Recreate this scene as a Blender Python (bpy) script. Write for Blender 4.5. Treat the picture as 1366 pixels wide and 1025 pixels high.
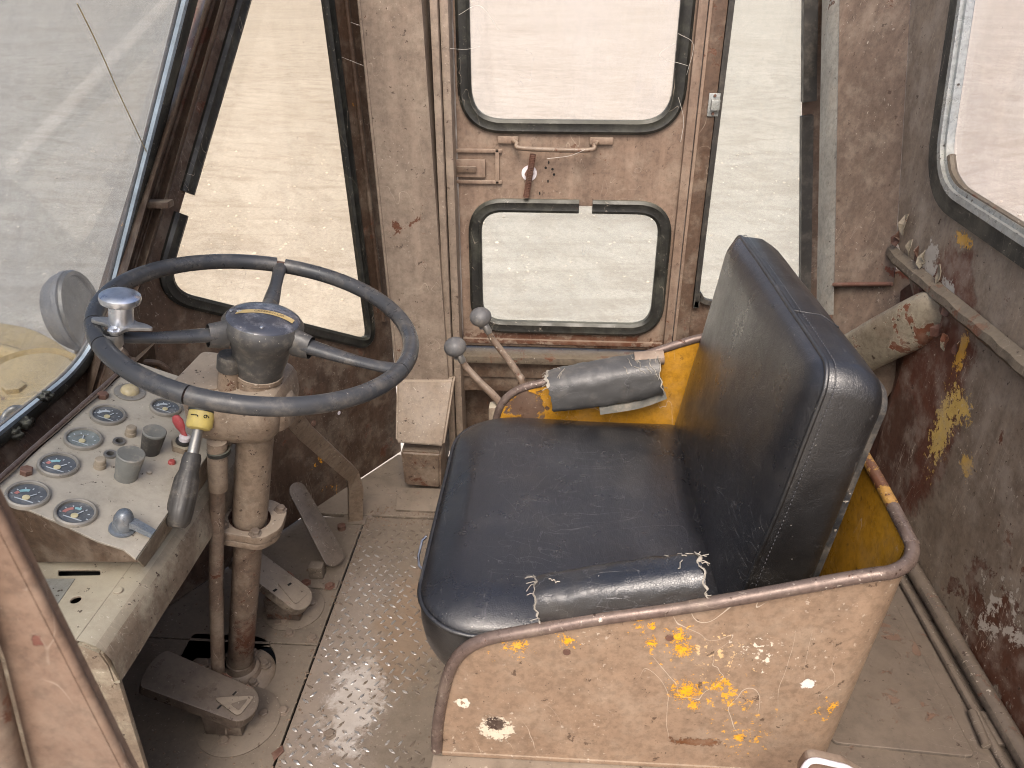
import bpy, bmesh, math, random
from mathutils import Vector, Matrix, noise
from math import radians, sin, cos, pi, tan
random.seed(7)
D = bpy.data
scene = bpy.context.scene
for o in list(D.objects): D.objects.remove(o)
col = scene.collection

# ------------------------------------------------------------ camera, world, sun, exposure
F, TH, PS, H = 1020.0, radians(28), radians(3.5), 1.2
C0 = Vector((0, 0, H))
fw = Vector((-sin(PS)*cos(TH), cos(PS)*cos(TH), -sin(TH)))
rt = Vector((cos(PS), sin(PS), 0)); up = rt.cross(fw)
cd = D.cameras.new('camera'); cam = D.objects.new('camera', cd); col.objects.link(cam)
cam.matrix_world = Matrix.Translation(C0) @ Matrix((rt, up, -fw)).transposed().to_4x4()
cd.sensor_width = 36; cd.lens = 36*F/1366; cd.clip_start = .02; cd.clip_end = 1000
cd.dof.use_dof = True; cd.dof.focus_distance = 1.25; cd.dof.aperture_fstop = 14
scene.camera = cam

w = D.worlds.new('World'); scene.world = w; w.use_nodes = True
nt = w.node_tree; bg = nt.nodes['Background']
sky = nt.nodes.new('ShaderNodeTexSky'); sky.sky_type = 'NISHITA'; sky.sun_disc = False
SUN_EL, SUN_AZ = radians(52), radians(-176)      # azimuth measured from +Y towards +X
sky.sun_elevation = SUN_EL; sky.sun_rotation = SUN_AZ
sky.dust_density = 6.0; sky.air_density = .7; sky.ozone_density = .6
nt.links.new(sky.outputs[0], bg.inputs[0]); bg.inputs[1].default_value = .15
sd = D.lights.new('sun', 'SUN'); sd.energy = .75; sd.angle = radians(28); sd.color = (1, .95, .88)
sun = D.objects.new('sun', sd); col.objects.link(sun)
sdir = Vector((sin(SUN_AZ)*cos(SUN_EL), cos(SUN_AZ)*cos(SUN_EL), sin(SUN_EL)))
sun.rotation_euler = sdir.to_track_quat('Z', 'Y').to_euler(); sun.location = sdir*20
scene.view_settings.view_transform = 'Standard'; scene.view_settings.look = 'None'
scene.view_settings.exposure = 1.17; scene.view_settings.gamma = 1
scene.cycles.use_denoising = True; scene.cycles.pixel_filter_type = 'BLACKMAN_HARRIS'; scene.cycles.filter_width = 1.05
scene.cycles.max_bounces = 10; scene.cycles.diffuse_bounces = 6; scene.cycles.transparent_max_bounces = 12
scene.cycles.caustics_reflective = False; scene.cycles.caustics_refractive = False
scene.cycles.sample_clamp_indirect = 6

# ------------------------------------------------------------ measuring helpers (points on real planes)
def ray(x, y): return fw + rt*((x-683)/F) - up*((y-512.5)/F)
def PL(x, y, p, n):
    r = ray(x, y); n = Vector(n); p = Vector(p)
    return C0 + r*((p-C0).dot(n)/r.dot(n))
def Zp(x, y, z): return PL(x, y, (0,0,z), (0,0,1))
def Yp(x, y, v): return PL(x, y, (0,v,0), (0,1,0))
def Xp(x, y, v): return PL(x, y, (v,0,0), (1,0,0))

# ------------------------------------------------------------ materials
def srgb(r, g, b):
    f = lambda c: (c/255/12.92) if c/255 <= .04045 else ((c/255+.055)/1.055)**2.4
    return (f(r), f(g), f(b), 1)
class NB:
    def __init__(s, name):
        s.m = D.materials.new(name); s.m.use_nodes = True; s.t = s.m.node_tree
        s.b = s.t.nodes['Principled BSDF']; s.L = s.t.links.new
        s.geo = s.t.nodes.new('ShaderNodeNewGeometry'); s.pos = s.geo.outputs['Position']
    def n(s, typ, **k):
        x = s.t.nodes.new(typ)
        for a, v in k.items():
            if a.startswith('i_'): x.inputs[int(a[2:])].default_value = v
            else: setattr(x, a, v)
        return x
    def noise(s, scale, detail=5, rough=.6, dist=0, stretch=None, off=0, vec=None):
        v = vec or s.pos
        if stretch or off:
            mp = s.n('ShaderNodeMapping'); s.L(v, mp.inputs[0])
            if stretch: mp.inputs['Scale'].default_value = stretch
            mp.inputs['Location'].default_value = (off, off*1.7, off*.6); v = mp.outputs[0]
        x = s.n('ShaderNodeTexNoise'); s.L(v, x.inputs['Vector'])
        x.inputs['Scale'].default_value = scale; x.inputs['Detail'].default_value = detail
        x.inputs['Roughness'].default_value = rough; x.inputs['Distortion'].default_value = dist
        return x.outputs[0]
    def ramp(s, v, a, b, lo=0., hi=1.):
        x = s.n('ShaderNodeMapRange', interpolation_type='SMOOTHSTEP'); s.L(v, x.inputs[0])
        for i, q in enumerate((a, b, lo, hi)): x.inputs[i+1].default_value = q
        return x.outputs[0]
    def math(s, op, a, b=None, clamp=False):
        x = s.n('ShaderNodeMath', operation=op, use_clamp=clamp)
        for i, q in enumerate((a, b)):
            if q is None: continue
            if isinstance(q, (int, float)): x.inputs[i].default_value = q
            else: s.L(q, x.inputs[i])
        return x.outputs[0]
    def mix(s, f, a, b, typ='MIX'):
        x = s.n('ShaderNodeMixRGB', blend_type=typ)
        for i, q in enumerate((f, a, b)):
            if isinstance(q, (int, float)): x.inputs[i].default_value = q
            elif isinstance(q, tuple): x.inputs[i].default_value = q
            else: s.L(q, x.inputs[i])
        return x.outputs[0]
    def upness(s, a=.3, b=.95):
        sp = s.n('ShaderNodeSeparateXYZ'); s.L(s.geo.outputs['True Normal'], sp.inputs[0])
        return s.ramp(sp.outputs[2], a, b)
    def lines(s, scale, width, stretch=None, off=0, dist=1.5, detail=2):
        v = s.noise(scale, detail, .5, dist, stretch, off)
        v = s.math('ABSOLUTE', s.math('SUBTRACT', v, .5))
        return s.ramp(v, width, 0.)
    def blob(s, c, r, amp=.9, scale=22, stretch=(1,1,1), soft=.08):
        mp = s.n('ShaderNodeVectorMath', operation='SUBTRACT'); s.L(s.pos, mp.inputs[0]); mp.inputs[1].default_value = c
        m2 = s.n('ShaderNodeVectorMath', operation='MULTIPLY'); s.L(mp.outputs[0], m2.inputs[0]); m2.inputs[1].default_value = stretch
        ln = s.n('ShaderNodeVectorMath', operation='LENGTH'); s.L(m2.outputs[0], ln.inputs[0])
        d = s.math('DIVIDE', ln.outputs['Value'], r)
        nz = s.noise(scale/22*min(1.9/r, 170), 9, .74, .3)
        d = s.math('ADD', d, s.math('MULTIPLY', s.math('SUBTRACT', nz, .5), amp*5.2))
        return s.ramp(d, 1+soft, 1-soft)
    def bump(s, h, strength, dist=.002, prev=None):
        x = s.n('ShaderNodeBump'); s.L(h, x.inputs['Height']); x.inputs['Strength'].default_value = strength
        x.inputs['Distance'].default_value = dist
        if prev: s.L(prev, x.inputs['Normal'])
        return x.outputs[0]

RUST = srgb(88, 54, 38); YEL = srgb(214, 150, 28)
def paint(name, base, base2, rust=.35, yellow=0., dust=.4, dustc=(168,155,138), speck=.35, rough=.5, drip=.0,
          blobs=(), metal=0., updust=.5, rustc=None, scr=.5, chipscale=26, bumpk=1., dk=.87, flecks=()):
    """worn paint: mottled coat, dust film, chips to rust and to the older yellow coat, specks, scratches"""
    s = NB(name)
    gy = lambda t: tuple((x+(sum(t)/3-x)*.16)*k_*dk for x, k_ in zip(t, (1.0,1.008,.985)))
    base, base2 = gy(base), gy(base2)
    big = s.noise(3.1, 4, .6); med = s.noise(13, 6, .7, off=3.1); fine = s.noise(95, 6, .75, off=1.3)
    c = s.mix(s.ramp(big, .35, .65), srgb(*base), srgb(*base2))
    c = s.mix(s.ramp(med, .3, .75, 0, .32), c, tuple(x*1.28 for x in srgb(*base)[:3])+(1,))
    c = s.mix(s.ramp(fine, .42, .64, 0, .5), c, tuple(x*.55 for x in srgb(*base2)[:3])+(1,))
    mot = s.noise(34, 8, .78, .2, off=11.1)
    c = s.mix(s.ramp(mot, .5, .68, 0, .22), c, tuple(min(1, x*1.55) for x in srgb(*base)[:3])+(1,))
    c = s.mix(s.ramp(mot, .47, .33, 0, .30), c, tuple(x*.55 for x in srgb(*base2)[:3])+(1,))
    if drip:
        d = s.noise(26, 5, .6, 0, (1, 1, .07), 5.5)
        c = s.mix(s.ramp(d, .5, .66, 0, drip), c, tuple(x*1.6 for x in srgb(*base)[:3])+(1,))
        d = s.noise(32, 5, .6, 0, (1, 1, .06), 8.5)
        c = s.mix(s.ramp(d, .53, .68, 0, drip), c, tuple(x*.5 for x in srgb(*base2)[:3])+(1,))
    chips = None
    if rust > 0:
        m = s.noise(chipscale, 8, .72, .4, off=9.2); reg = s.noise(4.2, 3, .6, off=2.2)
        v = s.math('ADD', m, s.math('MULTIPLY', s.math('SUBTRACT', reg, .5), .55))
        t = .735 - .24*rust
        chips = s.ramp(v, t, t+.018)
        rim = s.ramp(v, t-.02, t)
        rc = rustc or RUST
        rn = s.noise(60, 6, .7, off=4.4)
        rcol = s.mix(rn, tuple(x*.45 for x in rc[:3])+(1,), tuple(min(1, x*1.5) for x in rc[:3])+(1,))
        c = s.mix(s.math('MULTIPLY', rim, .4), c, tuple(min(1, x*1.7) for x in srgb(*base)[:3])+(1,))
        c = s.mix(chips, c, rcol)
        c = s.mix(s.ramp(s.noise(7, 6, .7, off=6.1), .55, .8, 0, .55*min(1, rust*1.3)), c, rcol)
    if yellow:
        m = s.noise(30, 7, .7, .2, off=14.2); reg = s.noise(5, 2, .5, off=12.2)
        v = s.math('ADD', m, s.math('MULTIPLY', s.math('SUBTRACT', reg, .5), .7))
        ym = s.ramp(v, .76-.25*yellow, .78-.25*yellow)
        c = s.mix(ym, c, YEL)
    for fc_, fr_, fcol in flecks:
        mp = s.n('ShaderNodeVectorMath', operation='DISTANCE'); s.L(s.pos, mp.inputs[0]); mp.inputs[1].default_value = tuple(fc_)
        dd = s.math('MULTIPLY', mp.outputs['Value'], .16/fr_)
        nn = s.math('SUBTRACT', s.noise(105, 7, .7, .3, off=1+fr_*50), dd)
        c = s.mix(s.ramp(nn, .525, .54), c, s.mix(s.noise(90, 5, .7), tuple(x*.7 for x in srgb(*fcol)[:3])+(1,), srgb(*fcol)))
    bh = chips
    for b in blobs:
        ctr, r, colr = b[0], b[1], b[2]
        kw = b[3] if len(b) > 3 else {}
        mk = s.blob(tuple(ctr), r, **kw)
        bn = s.noise(40, 6, .7, off=2.9)
        cc = s.mix(bn, tuple(x*.6 for x in srgb(*colr)[:3])+(1,), tuple(min(1, x*1.25) for x in srgb(*colr)[:3])+(1,))
        c = s.mix(mk, c, cc)
        bh = s.math('MAXIMUM', bh, mk) if bh else mk
    # dust film: where it lies on upward faces and in a thin broken veil elsewhere
    dn = s.noise(17, 7, .72, off=7.7)
    veil = s.ramp(dn, .44, .68, 0, dust)
    upm = s.math('MULTIPLY', s.upness(), s.ramp(dn, .2, .62, updust*.35, updust))
    dm = s.math('MAXIMUM', veil, upm)
    c = s.mix(dm, c, srgb(*dustc))
    if speck:
        sp = s.noise(170, 3, .6, off=3.9); sp2 = s.noise(48, 5, .8, off=5.9)
        sg_ = s.ramp(s.noise(6.5, 4, .7, off=13.3), .46, .62)
        c = s.mix(s.math('MULTIPLY', s.ramp(sp, .65, .69, 0, speck), sg_), c, srgb(205, 195, 180))
        c = s.mix(s.math('MULTIPLY', s.ramp(sp2, .665, .70, 0, speck), sg_), c, srgb(198, 188, 172))
        sp3 = s.noise(75, 4, .7, off=8.8)
        c = s.mix(s.ramp(sp3, .645, .67, 0, min(.9, speck*1.5)), c, srgb(52, 36, 28))
    if scr:
        gate = s.ramp(s.noise(9, 3, .5, off=4.7), .5, .62)
        l1 = s.math('MULTIPLY', s.lines(7, .0035, (1, 3, .5), 1.1, 2.5), gate)
        c = s.mix(s.math('MULTIPLY', l1, scr), c, srgb(195, 182, 165))
    s.L(c, s.b.inputs['Base Color'])
    r0 = s.ramp(s.noise(21, 5, .6, off=6.6), .3, .7, rough-.12, rough+.16)
    r1 = s.math('MAXIMUM', r0, s.math('MULTIPLY', dm, .95))
    s.L(r1, s.b.inputs['Roughness']); s.b.inputs['Metallic'].default_value = metal
    s.b.inputs['Specular IOR Level'].default_value = .4
    n1 = s.bump(s.noise(40, 7, .7), .25*bumpk, .003)
    n2 = s.bump(fine, .25*bumpk, .0008, n1)
    if bh: n2 = s.bump(s.math('SUBTRACT', 1, bh), .7, .0008, n2)
    s.L(n2, s.b.inputs['Normal'])
    return s.m

def leather(name, base=(20,23,29), dustk=.2, rough=.36, edge=None):
    s = NB(name)
    c = s.mix(s.ramp(s.noise(5, 4, .6), .3, .7), srgb(*base), tuple(x*1.6 for x in srgb(*base)[:3])+(1,))
    dn = s.noise(9, 7, .7, off=2.5)
    film = s.ramp(dn, .46, .72, .01, dustk)
    c = s.mix(film, c, srgb(150, 142, 130))
    crk = s.math('MULTIPLY', s.lines(11, .006, (1, .45, 1), 2.2, 3.2, 3), s.ramp(s.noise(6, 2, .5, off=1.9), .48, .62))
    crk2 = s.math('MULTIPLY', s.lines(9, .0035, (.5, 1.3, 1), 7.2, 2.4, 2), s.ramp(s.noise(5, 2, .5, off=6.9), .46, .62))
    crk = s.math('MAXIMUM', crk, crk2)
    c = s.mix(s.math('MULTIPLY', crk, .3), c, srgb(120, 120, 122))
    sc = s.noise(60, 3, .8, 0, (1, .12, .6), 3.4)
    c = s.mix(s.ramp(sc, .66, .72, 0, .14), c, srgb(150, 148, 145))
    c = s.mix(s.ramp(s.noise(220, 2, .5, off=7.4), .74, .78, 0, .5), c, srgb(185, 180, 170))
    s.L(c, s.b.inputs['Base Color'])
    r = s.math('ADD', s.ramp(s.noise(14, 5, .7, off=5.1), .3, .75, rough-.06, rough+.14), s.math('MULTIPLY', film, .5))
    s.L(r, s.b.inputs['Roughness'])
    vo = s.n('ShaderNodeTexVoronoi', feature='DISTANCE_TO_EDGE'); s.L(s.pos, vo.inputs['Vector']); vo.inputs['Scale'].default_value = 380
    g1 = s.bump(s.ramp(vo.outputs['Distance'], 0, .12), .28, .0005)
    wr = s.noise(34, 6, .6, 1.6, (1, .55, 1), 1.1)
    g2 = s.bump(wr, .22, .003, g1)
    g2 = s.bump(s.noise(120, 5, .7, 1.8, (1, .6, 1)), .38, .0010, g2)
    w2 = s.noise(9, 3, .5, .5, None, 4.1)
    g3 = s.bump(w2, .16, .012, g2)
    g4 = s.bump(s.math('SUBTRACT', 1, crk), .5, .0012, g3)
    s.L(g4, s.b.inputs['Normal'])
    s.b.inputs['Coat Weight'].default_value = .55; s.b.inputs['Coat Roughness'].default_value = .27; s.L(g3, s.b.inputs['Coat Normal'])
    s.b.inputs['Specular IOR Level'].default_value = .75
    return s.m

def simple(name, c, rough=.5, metal=0., bumpk=.15, scale=60, var=.25, dust=.2, dustc=(165,155,140)):
    s = NB(name)
    cc = s.mix(s.ramp(s.noise(scale*.3, 6, .7), .3, .7), tuple(x*(1-var) for x in srgb(*c)[:3])+(1,), tuple(min(1, x*(1+var)) for x in srgb(*c)[:3])+(1,))
    dn = s.noise(30, 7, .75, off=3.3)
    cc = s.mix(s.ramp(dn, .45, .75, dust*.2, dust), cc, srgb(*dustc))
    cc = s.mix(s.ramp(s.noise(210, 3, .6, off=1.3), .7, .75, 0, min(.8, dust*2)), cc, srgb(190, 182, 170))
    s.L(cc, s.b.inputs['Base Color'])
    s.L(s.ramp(s.noise(40, 5, .6, off=9), .3, .7, max(.03, rough-.1), rough+.12), s.b.inputs['Roughness'])
    s.b.inputs['Metallic'].default_value = metal
    s.L(s.bump(s.noise(scale*2, 6, .7), bumpk, .001), s.b.inputs['Normal'])
    return s.m

def glass(name, tint, dirt=.12, dirtc=(200,196,188), streak=(1,1,1)):
    s = NB(name); t = s.t; t.nodes.remove(s.b); out = t.nodes['Material Output']
    tr = s.n('ShaderNodeBsdfTransparent'); tr.inputs[0].default_value = (*tint, 1)
    gl = s.n('ShaderNodeBsdfGlossy'); gl.inputs['Roughness'].default_value = .03
    df = s.n('ShaderNodeBsdfDiffuse'); df.inputs[0].default_value = srgb(*dirtc)
    tl = s.n('ShaderNodeBsdfTranslucent'); tl.inputs[0].default_value = srgb(*dirtc)
    a = s.n('ShaderNodeAddShader'); s.L(df.outputs[0], a.inputs[0]); s.L(tl.outputs[0], a.inputs[1])
    ms0 = s.n('ShaderNodeMixShader'); ms0.inputs[0].default_value = .5
    s.L(df.outputs[0], ms0.inputs[1]); s.L(tl.outputs[0], ms0.inputs[2])
    lw = s.n('ShaderNodeLayerWeight'); lw.inputs[0].default_value = .5
    fr_ = s.math('ADD', s.math('MULTIPLY', s.math('POWER', lw.outputs['Facing'], 5.), .8), .04)
    m1 = s.n('ShaderNodeMixShader'); s.L(fr_, m1.inputs[0]); s.L(tr.outputs[0], m1.inputs[1]); s.L(gl.outputs[0], m1.inputs[2])
    nz = s.noise(6, 8, .75, .3, streak, 1.5)
    f = s.ramp(nz, .38, .68, dirt*.4, dirt*1.3)
    sp = s.ramp(s.noise(130, 3, .6, off=2.3), .72, .76, 0, .45)
    ln = s.math('MULTIPLY', s.lines(5, .0018, (1, 1, .6), 3.3, 2.2), s.ramp(s.noise(5, 2, .5, off=7.2), .55, .7, 0, .5))
    f = s.math('MAXIMUM', s.math('MAXIMUM', f, sp), ln)
    m2 = s.n('ShaderNodeMixShader'); s.L(f, m2.inputs[0]); s.L(m1.outputs[0], m2.inputs[1]); s.L(ms0.outputs[0], m2.inputs[2])
    s.L(m2.outputs[0], out.inputs[0])
    return s.m

# ------------------------------------------------------------ mesh helpers
WORLD = {}       # object -> world location of its origin
def kids_loc(parent): return WORLD.get(parent, Vector((0,0,0)))
def link(name, me, mats, parent=None, smooth=False):
    if not isinstance(mats, (list, tuple)): mats = [mats]
    for m in mats: me.materials.append(m)
    if smooth:
        for p in me.polygons: p.use_smooth = True
    o = D.objects.new(name, me); col.objects.link(o)
    if parent is not None:
        o.parent = parent; L = kids_loc(parent)
        me.transform(Matrix.Translation(-L)); WORLD[o] = L.copy()
    else: WORLD[o] = Vector((0,0,0))
    return o
def props(o, label=None, cat=None, group=None, kind=None):
    if label: o['label'] = label
    if cat: o['category'] = cat
    if group: o['group'] = group
    if kind: o['kind'] = kind
    return o
def thing(name, loc, label, cat, group=None):
    o = D.objects.new(name, None); col.objects.link(o); o.location = loc; WORLD[o] = Vector(loc)
    o.empty_display_size = .05
    return props(o, label, cat, group)
def bm_mesh(bm, name='m'):
    bmesh.ops.recalc_face_normals(bm, faces=bm.faces)
    me = D.meshes.new(name); bm.to_mesh(me); bm.free(); return me
def autosmooth(me, deg=35):
    bm = bmesh.new(); bm.from_mesh(me)
    for f in bm.faces: f.smooth = True
    for e in bm.edges:
        if len(e.link_faces) == 2 and e.calc_face_angle(0) > radians(deg): e.smooth = False
    bm.to_mesh(me); bm.free()
def prism(name, pts, vec, mats, parent=None, bev=.002, seg=2):
    """closed polygon of 3D points pushed along vec"""
    bm = bmesh.new(); vec = Vector(vec)
    a = [bm.verts.new(Vector(p)) for p in pts]; b = [bm.verts.new(Vector(p)+vec) for p in pts]
    n = len(pts); bm.faces.new(a); bm.faces.new(b[::-1])
    for i in range(n): bm.faces.new((a[i], b[i], b[(i+1) % n], a[(i+1) % n]))
    bmesh.ops.recalc_face_normals(bm, faces=bm.faces)
    if bev: bmesh.ops.bevel(bm, geom=[e for e in bm.edges], offset=bev, segments=seg, affect='EDGES', profile=.6, clamp_overlap=True)
    me = bm_mesh(bm); autosmooth(me); return link(name, me, mats, parent)
def box(name, lo, hi, mats, parent=None, bev=.002, rot=None, seg=2):
    lo, hi = Vector(lo), Vector(hi)
    bm = bmesh.new(); bmesh.ops.create_cube(bm, size=1)
    c = (lo+hi)/2; d = hi-lo
    for v in bm.verts: v.co = Vector((v.co.x*d.x, v.co.y*d.y, v.co.z*d.z))
    if bev: bmesh.ops.bevel(bm, geom=list(bm.edges), offset=min(bev, min(d)*.45), segments=seg, affect='EDGES', profile=.6)
    if rot: bmesh.ops.transform(bm, matrix=rot, verts=bm.verts)
    for v in bm.verts: v.co += c
    me = bm_mesh(bm); autosmooth(me); return link(name, me, mats, parent)
def rounded(pts, radii, seg=7):
    out = []; n = len(pts)
    for i in range(n):
        p = Vector(pts[i]); r = radii[i] if isinstance(radii, (list, tuple)) else radii
        if r <= 0: out.append(p); continue
        a = Vector(pts[i-1])-p; b = Vector(pts[(i+1) % n])-p
        r = min(r, a.length*.49, b.length*.49)
        s_, e_ = p+a.normalized()*r, p+b.normalized()*r
        for k in range(seg+1):
            t = k/seg; q = s_.lerp(p, .1*0+t).lerp(p.lerp(e_, t), t) if True else p
            # slightly fuller than a plain quadratic, close to a circular arc
            out.append(q)
    return out
def smooth_path(pts, sub=8, closed=False):
    P = [Vector(p) for p in pts]; n = len(P); out = []
    rng = range(n if closed else n-1)
    for i in rng:
        p0 = P[(i-1) % n] if closed or i > 0 else P[0]*2-P[1]
        p1, p2 = P[i], P[(i+1) % n]
        p3 = P[(i+2) % n] if closed or i+2 < n else P[-1]*2-P[-2]
        for k in range(sub):
            t = k/sub
            out.append(.5*((2*p1)+(p2-p0)*t+(2*p0-5*p1+4*p2-p3)*t*t+(3*p1-p0-3*p2+p3)*t**3))
    if not closed: out.append(P[-1])
    return out
def sweep(name, path, prof, mats, parent=None, closed=False, normal=None, caps=True, radf=None, smooth=True):
    """sweep closed 2D profile (list of (a,b)) along path; a along side, b along normal"""
    P = [Vector(p) for p in path]; n = len(P); bm = bmesh.new(); rings = []
    N = Vector(normal) if normal is not None else None; prev = None
    for i in range(n):
        if closed: t = P[(i+1) % n]-P[i-1]
        else: t = P[min(i+1, n-1)]-P[max(i-1, 0)]
        t.normalize()
        if N is not None: b = N.normalized(); sde = b.cross(t).normalized(); b = t.cross(sde).normalized()
        else:
            if prev is None:
                r0 = Vector((0,0,1)) if abs(t.z) < .9 else Vector((1,0,0)); sde = r0.cross(t).normalized()
            else: sde = (prev - t*prev.dot(t)).normalized()
            prev = sde; b = t.cross(sde)
        k = radf(i/(n-1 if not closed else n)) if radf else 1
        rings.append([bm.verts.new(P[i]+sde*(x*k)+b*(y*k)) for x, y in prof])
    m = len(prof)
    for i in range(n if closed else n-1):
        A, B = rings[i], rings[(i+1) % n]
        for j in range(m): bm.faces.new((A[j], A[(j+1) % m], B[(j+1) % m], B[j]))
    if not closed and caps: bm.faces.new(rings[0]); bm.faces.new(rings[-1][::-1])
    me = bm_mesh(bm)
    if smooth: autosmooth(me, 50)
    return link(name, me, mats, parent)
def circ(r, k=12, ry=None): return [(r*cos(2*pi*i/k), (ry or r)*sin(2*pi*i/k)) for i in range(k)]
def rectp(w_, h_): return [(-w_/2,-h_/2), (w_/2,-h_/2), (w_/2,h_/2), (-w_/2,h_/2)]
def tube(name, path, r, mats, parent=None, closed=False, k=14, radf=None):
    return sweep(name, path, circ(r, k), mats, parent, closed, radf=radf)
def frame(o, zaxis, xhint=(1,0,0)):
    z = Vector(zaxis).normalized(); x = Vector(xhint); x = (x-z*x.dot(z))
    if x.length < 1e-4: x = Vector((0,1,0)); x = x-z*x.dot(z)
    x.normalize(); y = z.cross(x)
    return Matrix.Translation(o) @ Matrix((x, y, z)).transposed().to_4x4()
def lathe(name, prof, M, mats, parent=None, k=32, smooth=40, ry=1., hexed=False):
    """prof list of (r,z) spun round the local z of M"""
    bm = bmesh.new(); rings = []
    if hexed: k = 6
    for r, z in prof:
        if r < 1e-6: rings.append([bm.verts.new(M @ Vector((0,0,z)))])
        else: rings.append([bm.verts.new(M @ Vector((r*cos(2*pi*i/k), r*ry*sin(2*pi*i/k), z))) for i in range(k)])
    for A, B in zip(rings, rings[1:]):
        for i in range(k):
            j = (i+1) % k
            if len(A) == 1 and len(B) == 1: continue
            if len(A) == 1: bm.faces.new((A[0], B[i], B[j]))
            elif len(B) == 1: bm.faces.new((A[i], A[j], B[0]))
            else: bm.faces.new((A[i], A[j], B[j], B[i]))
    me = bm_mesh(bm); autosmooth(me, smooth); return link(name, me, mats, parent)
def loft(name, rings, mats, parent=None, capa=True, capb=True, smooth=50):
    bm = bmesh.new(); R = [[bm.verts.new(p) for p in r] for r in rings]; k = len(rings[0])
    for A, B in zip(R, R[1:]):
        for i in range(k): bm.faces.new((A[i], A[(i+1) % k], B[(i+1) % k], B[i]))
    if capa: bm.faces.new(R[0][::-1])
    if capb: bm.faces.new(R[-1])
    me = bm_mesh(bm); autosmooth(me, smooth); return link(name, me, mats, parent)
def plate(name, outline, holes, n, th, mats, parent=None, bev=.0015):
    """flat plate through 3D points with holes; front face on the points, body pushed along -n"""
    n = Vector(n).normalized(); o = Vector(outline[0])
    M = frame(o, n, (1,0,0) if abs(n.x) < .9 else (0,1,0)); Mi = M.inverted()
    cu = D.curves.new('c', 'CURVE'); cu.dimensions = '2D'; cu.fill_mode = 'BOTH'
    cu.extrude = max(th/2-bev, 1e-4); cu.bevel_depth = bev; cu.bevel_resolution = 1; cu.offset = -bev
    for loop in [outline]+list(holes):
        sp = cu.splines.new('POLY'); sp.points.add(len(loop)-1)
        for q, p in zip(sp.points, loop): l = Mi @ Vector(p); q.co = (l.x, l.y, 0, 1)
        sp.use_cyclic_u = True
    ob = D.objects.new('c', cu); col.objects.link(ob)
    dg = bpy.context.evaluated_depsgraph_get(); dg.update()
    me = D.meshes.new_from_object(ob.evaluated_get(dg)); D.objects.remove(ob); D.curves.remove(cu)
    me.materials.clear()
    me.transform(M @ Matrix.Translation((0,0,-th/2))); autosmooth(me, 30)
    return link(name, me, mats, parent)
def text(name, body, size, M, mats, parent=None, ext=.0003, align='CENTER'):
    cu = D.curves.new('t', 'FONT'); cu.body = body; cu.size = size; cu.extrude = ext; cu.align_x = align; cu.align_y = 'CENTER'
    ob = D.objects.new('t', cu); col.objects.link(ob)
    dg = bpy.context.evaluated_depsgraph_get(); dg.update()
    me = D.meshes.new_from_object(ob.evaluated_get(dg)); D.objects.remove(ob); D.curves.remove(cu)
    me.materials.clear(); me.transform(M); return link(name, me, mats, parent)
def bolt(name, p, n, r, mats, parent, h=None, washer=True):
    M = frame(p, n, (random.random()-.5, random.random()-.5, .1)); h = h or r*.75
    prof = [(r*1.5, -.001), (r*1.5, h*.15), (r*1.05, h*.2)] if washer else [(r, -.001)]
    prof += [(r, h*.22), (r, h*.9), (r*.85, h), (0, h)]
    return lathe(name, prof, M, mats, parent, hexed=False, k=6 if not washer else 6, smooth=20)
def gasket(name, loop, n, w_, h_, mats, parent, gap=None, push=.004):
    """rubber moulding along a closed loop, or open with a gap cut out at parameter range"""
    n = Vector(n).normalized(); pr_ = [(-w_/2,-h_/2), (-w_/2,h_*.2), (-w_*.28,h_*.5), (0,h_*.38), (w_*.28,h_*.5), (w_/2,h_*.2), (w_/2,-h_/2)]
    loop = [Vector(p)+n*push for p in loop]
    if gap is None: return sweep(name, loop, pr_, mats, parent, True, n)
    # densify and drop the stretch near the gap point
    g, gw = Vector(gap[0]), gap[1]; dense = []
    for i in range(len(loop)):
        a, b = loop[i], loop[(i+1) % len(loop)]; k = max(1, int((b-a).length/.01))
        dense += [a.lerp(b, j/k) for j in range(k)]
    dist = [(p-g).length for p in dense]; i0 = dist.index(min(dist))
    dense = dense[i0:]+dense[:i0]
    keep = [p for p in dense if (p-g).length > gw]
    return sweep(name, keep, pr_, mats, parent, False, n)

# ------------------------------------------------------------ the materials
B_DOOR = (147,122,105); B_DARK = (96,74,60)
M = {}
M['post'] = paint('post_paint', (154,133,118), (141,121,107), rust=.2, dust=.3, drip=.2, speck=.5)
door_spots = [(Yp(660,592/1,1.78), .001, (60,40,30))]
M['door'] = paint('door_paint', (148,121,104), (132,106,91), rust=.22, dust=.25, drip=.28, speck=.35,
    blobs=[(Yp(700,452,1.775), .05, (88,58,44), dict(stretch=(.35,1,3.2), amp=1.2)), (Yp(800,456,1.775), .05, (92,60,44), dict(stretch=(.35,1,3.2), amp=1.2))])
M['panel_dark'] = paint('dark_brown_paint', (104,78,62), (84,62,50), rust=.42, dust=.28, drip=.3, speck=.35, yellow=.05)
M['trough'] = paint('trough_paint', (92,66,49), (60,40,30), rust=.5, dust=.2, speck=.35, yellow=.34, updust=.2)
M['console'] = paint('console_paint', (150,130,112), (132,112,95), rust=.28, dust=.5, dustc=(178,172,152), speck=.6, updust=.72)
M['panel'] = paint('panel_paint', (158,148,134), (144,134,122), rust=.16, dust=.55, dustc=(186,178,164), speck=.75, updust=.65, rough=.4)
M['panel_end'] = paint('panel_end_paint', (116,90,72), (98,76,62), rust=.15, dust=.35, speck=.4)
M['column'] = paint('column_paint', (154,130,110), (138,114,96), rust=.24, dust=.35, speck=.7, yellow=.0, updust=.7,
    blobs=[(Yp(352,592,1.045), .014, (220,160,30), dict(stretch=(1,1,.6))), (Yp(365,583,1.045), .010, (196,196,208), {})])
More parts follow.
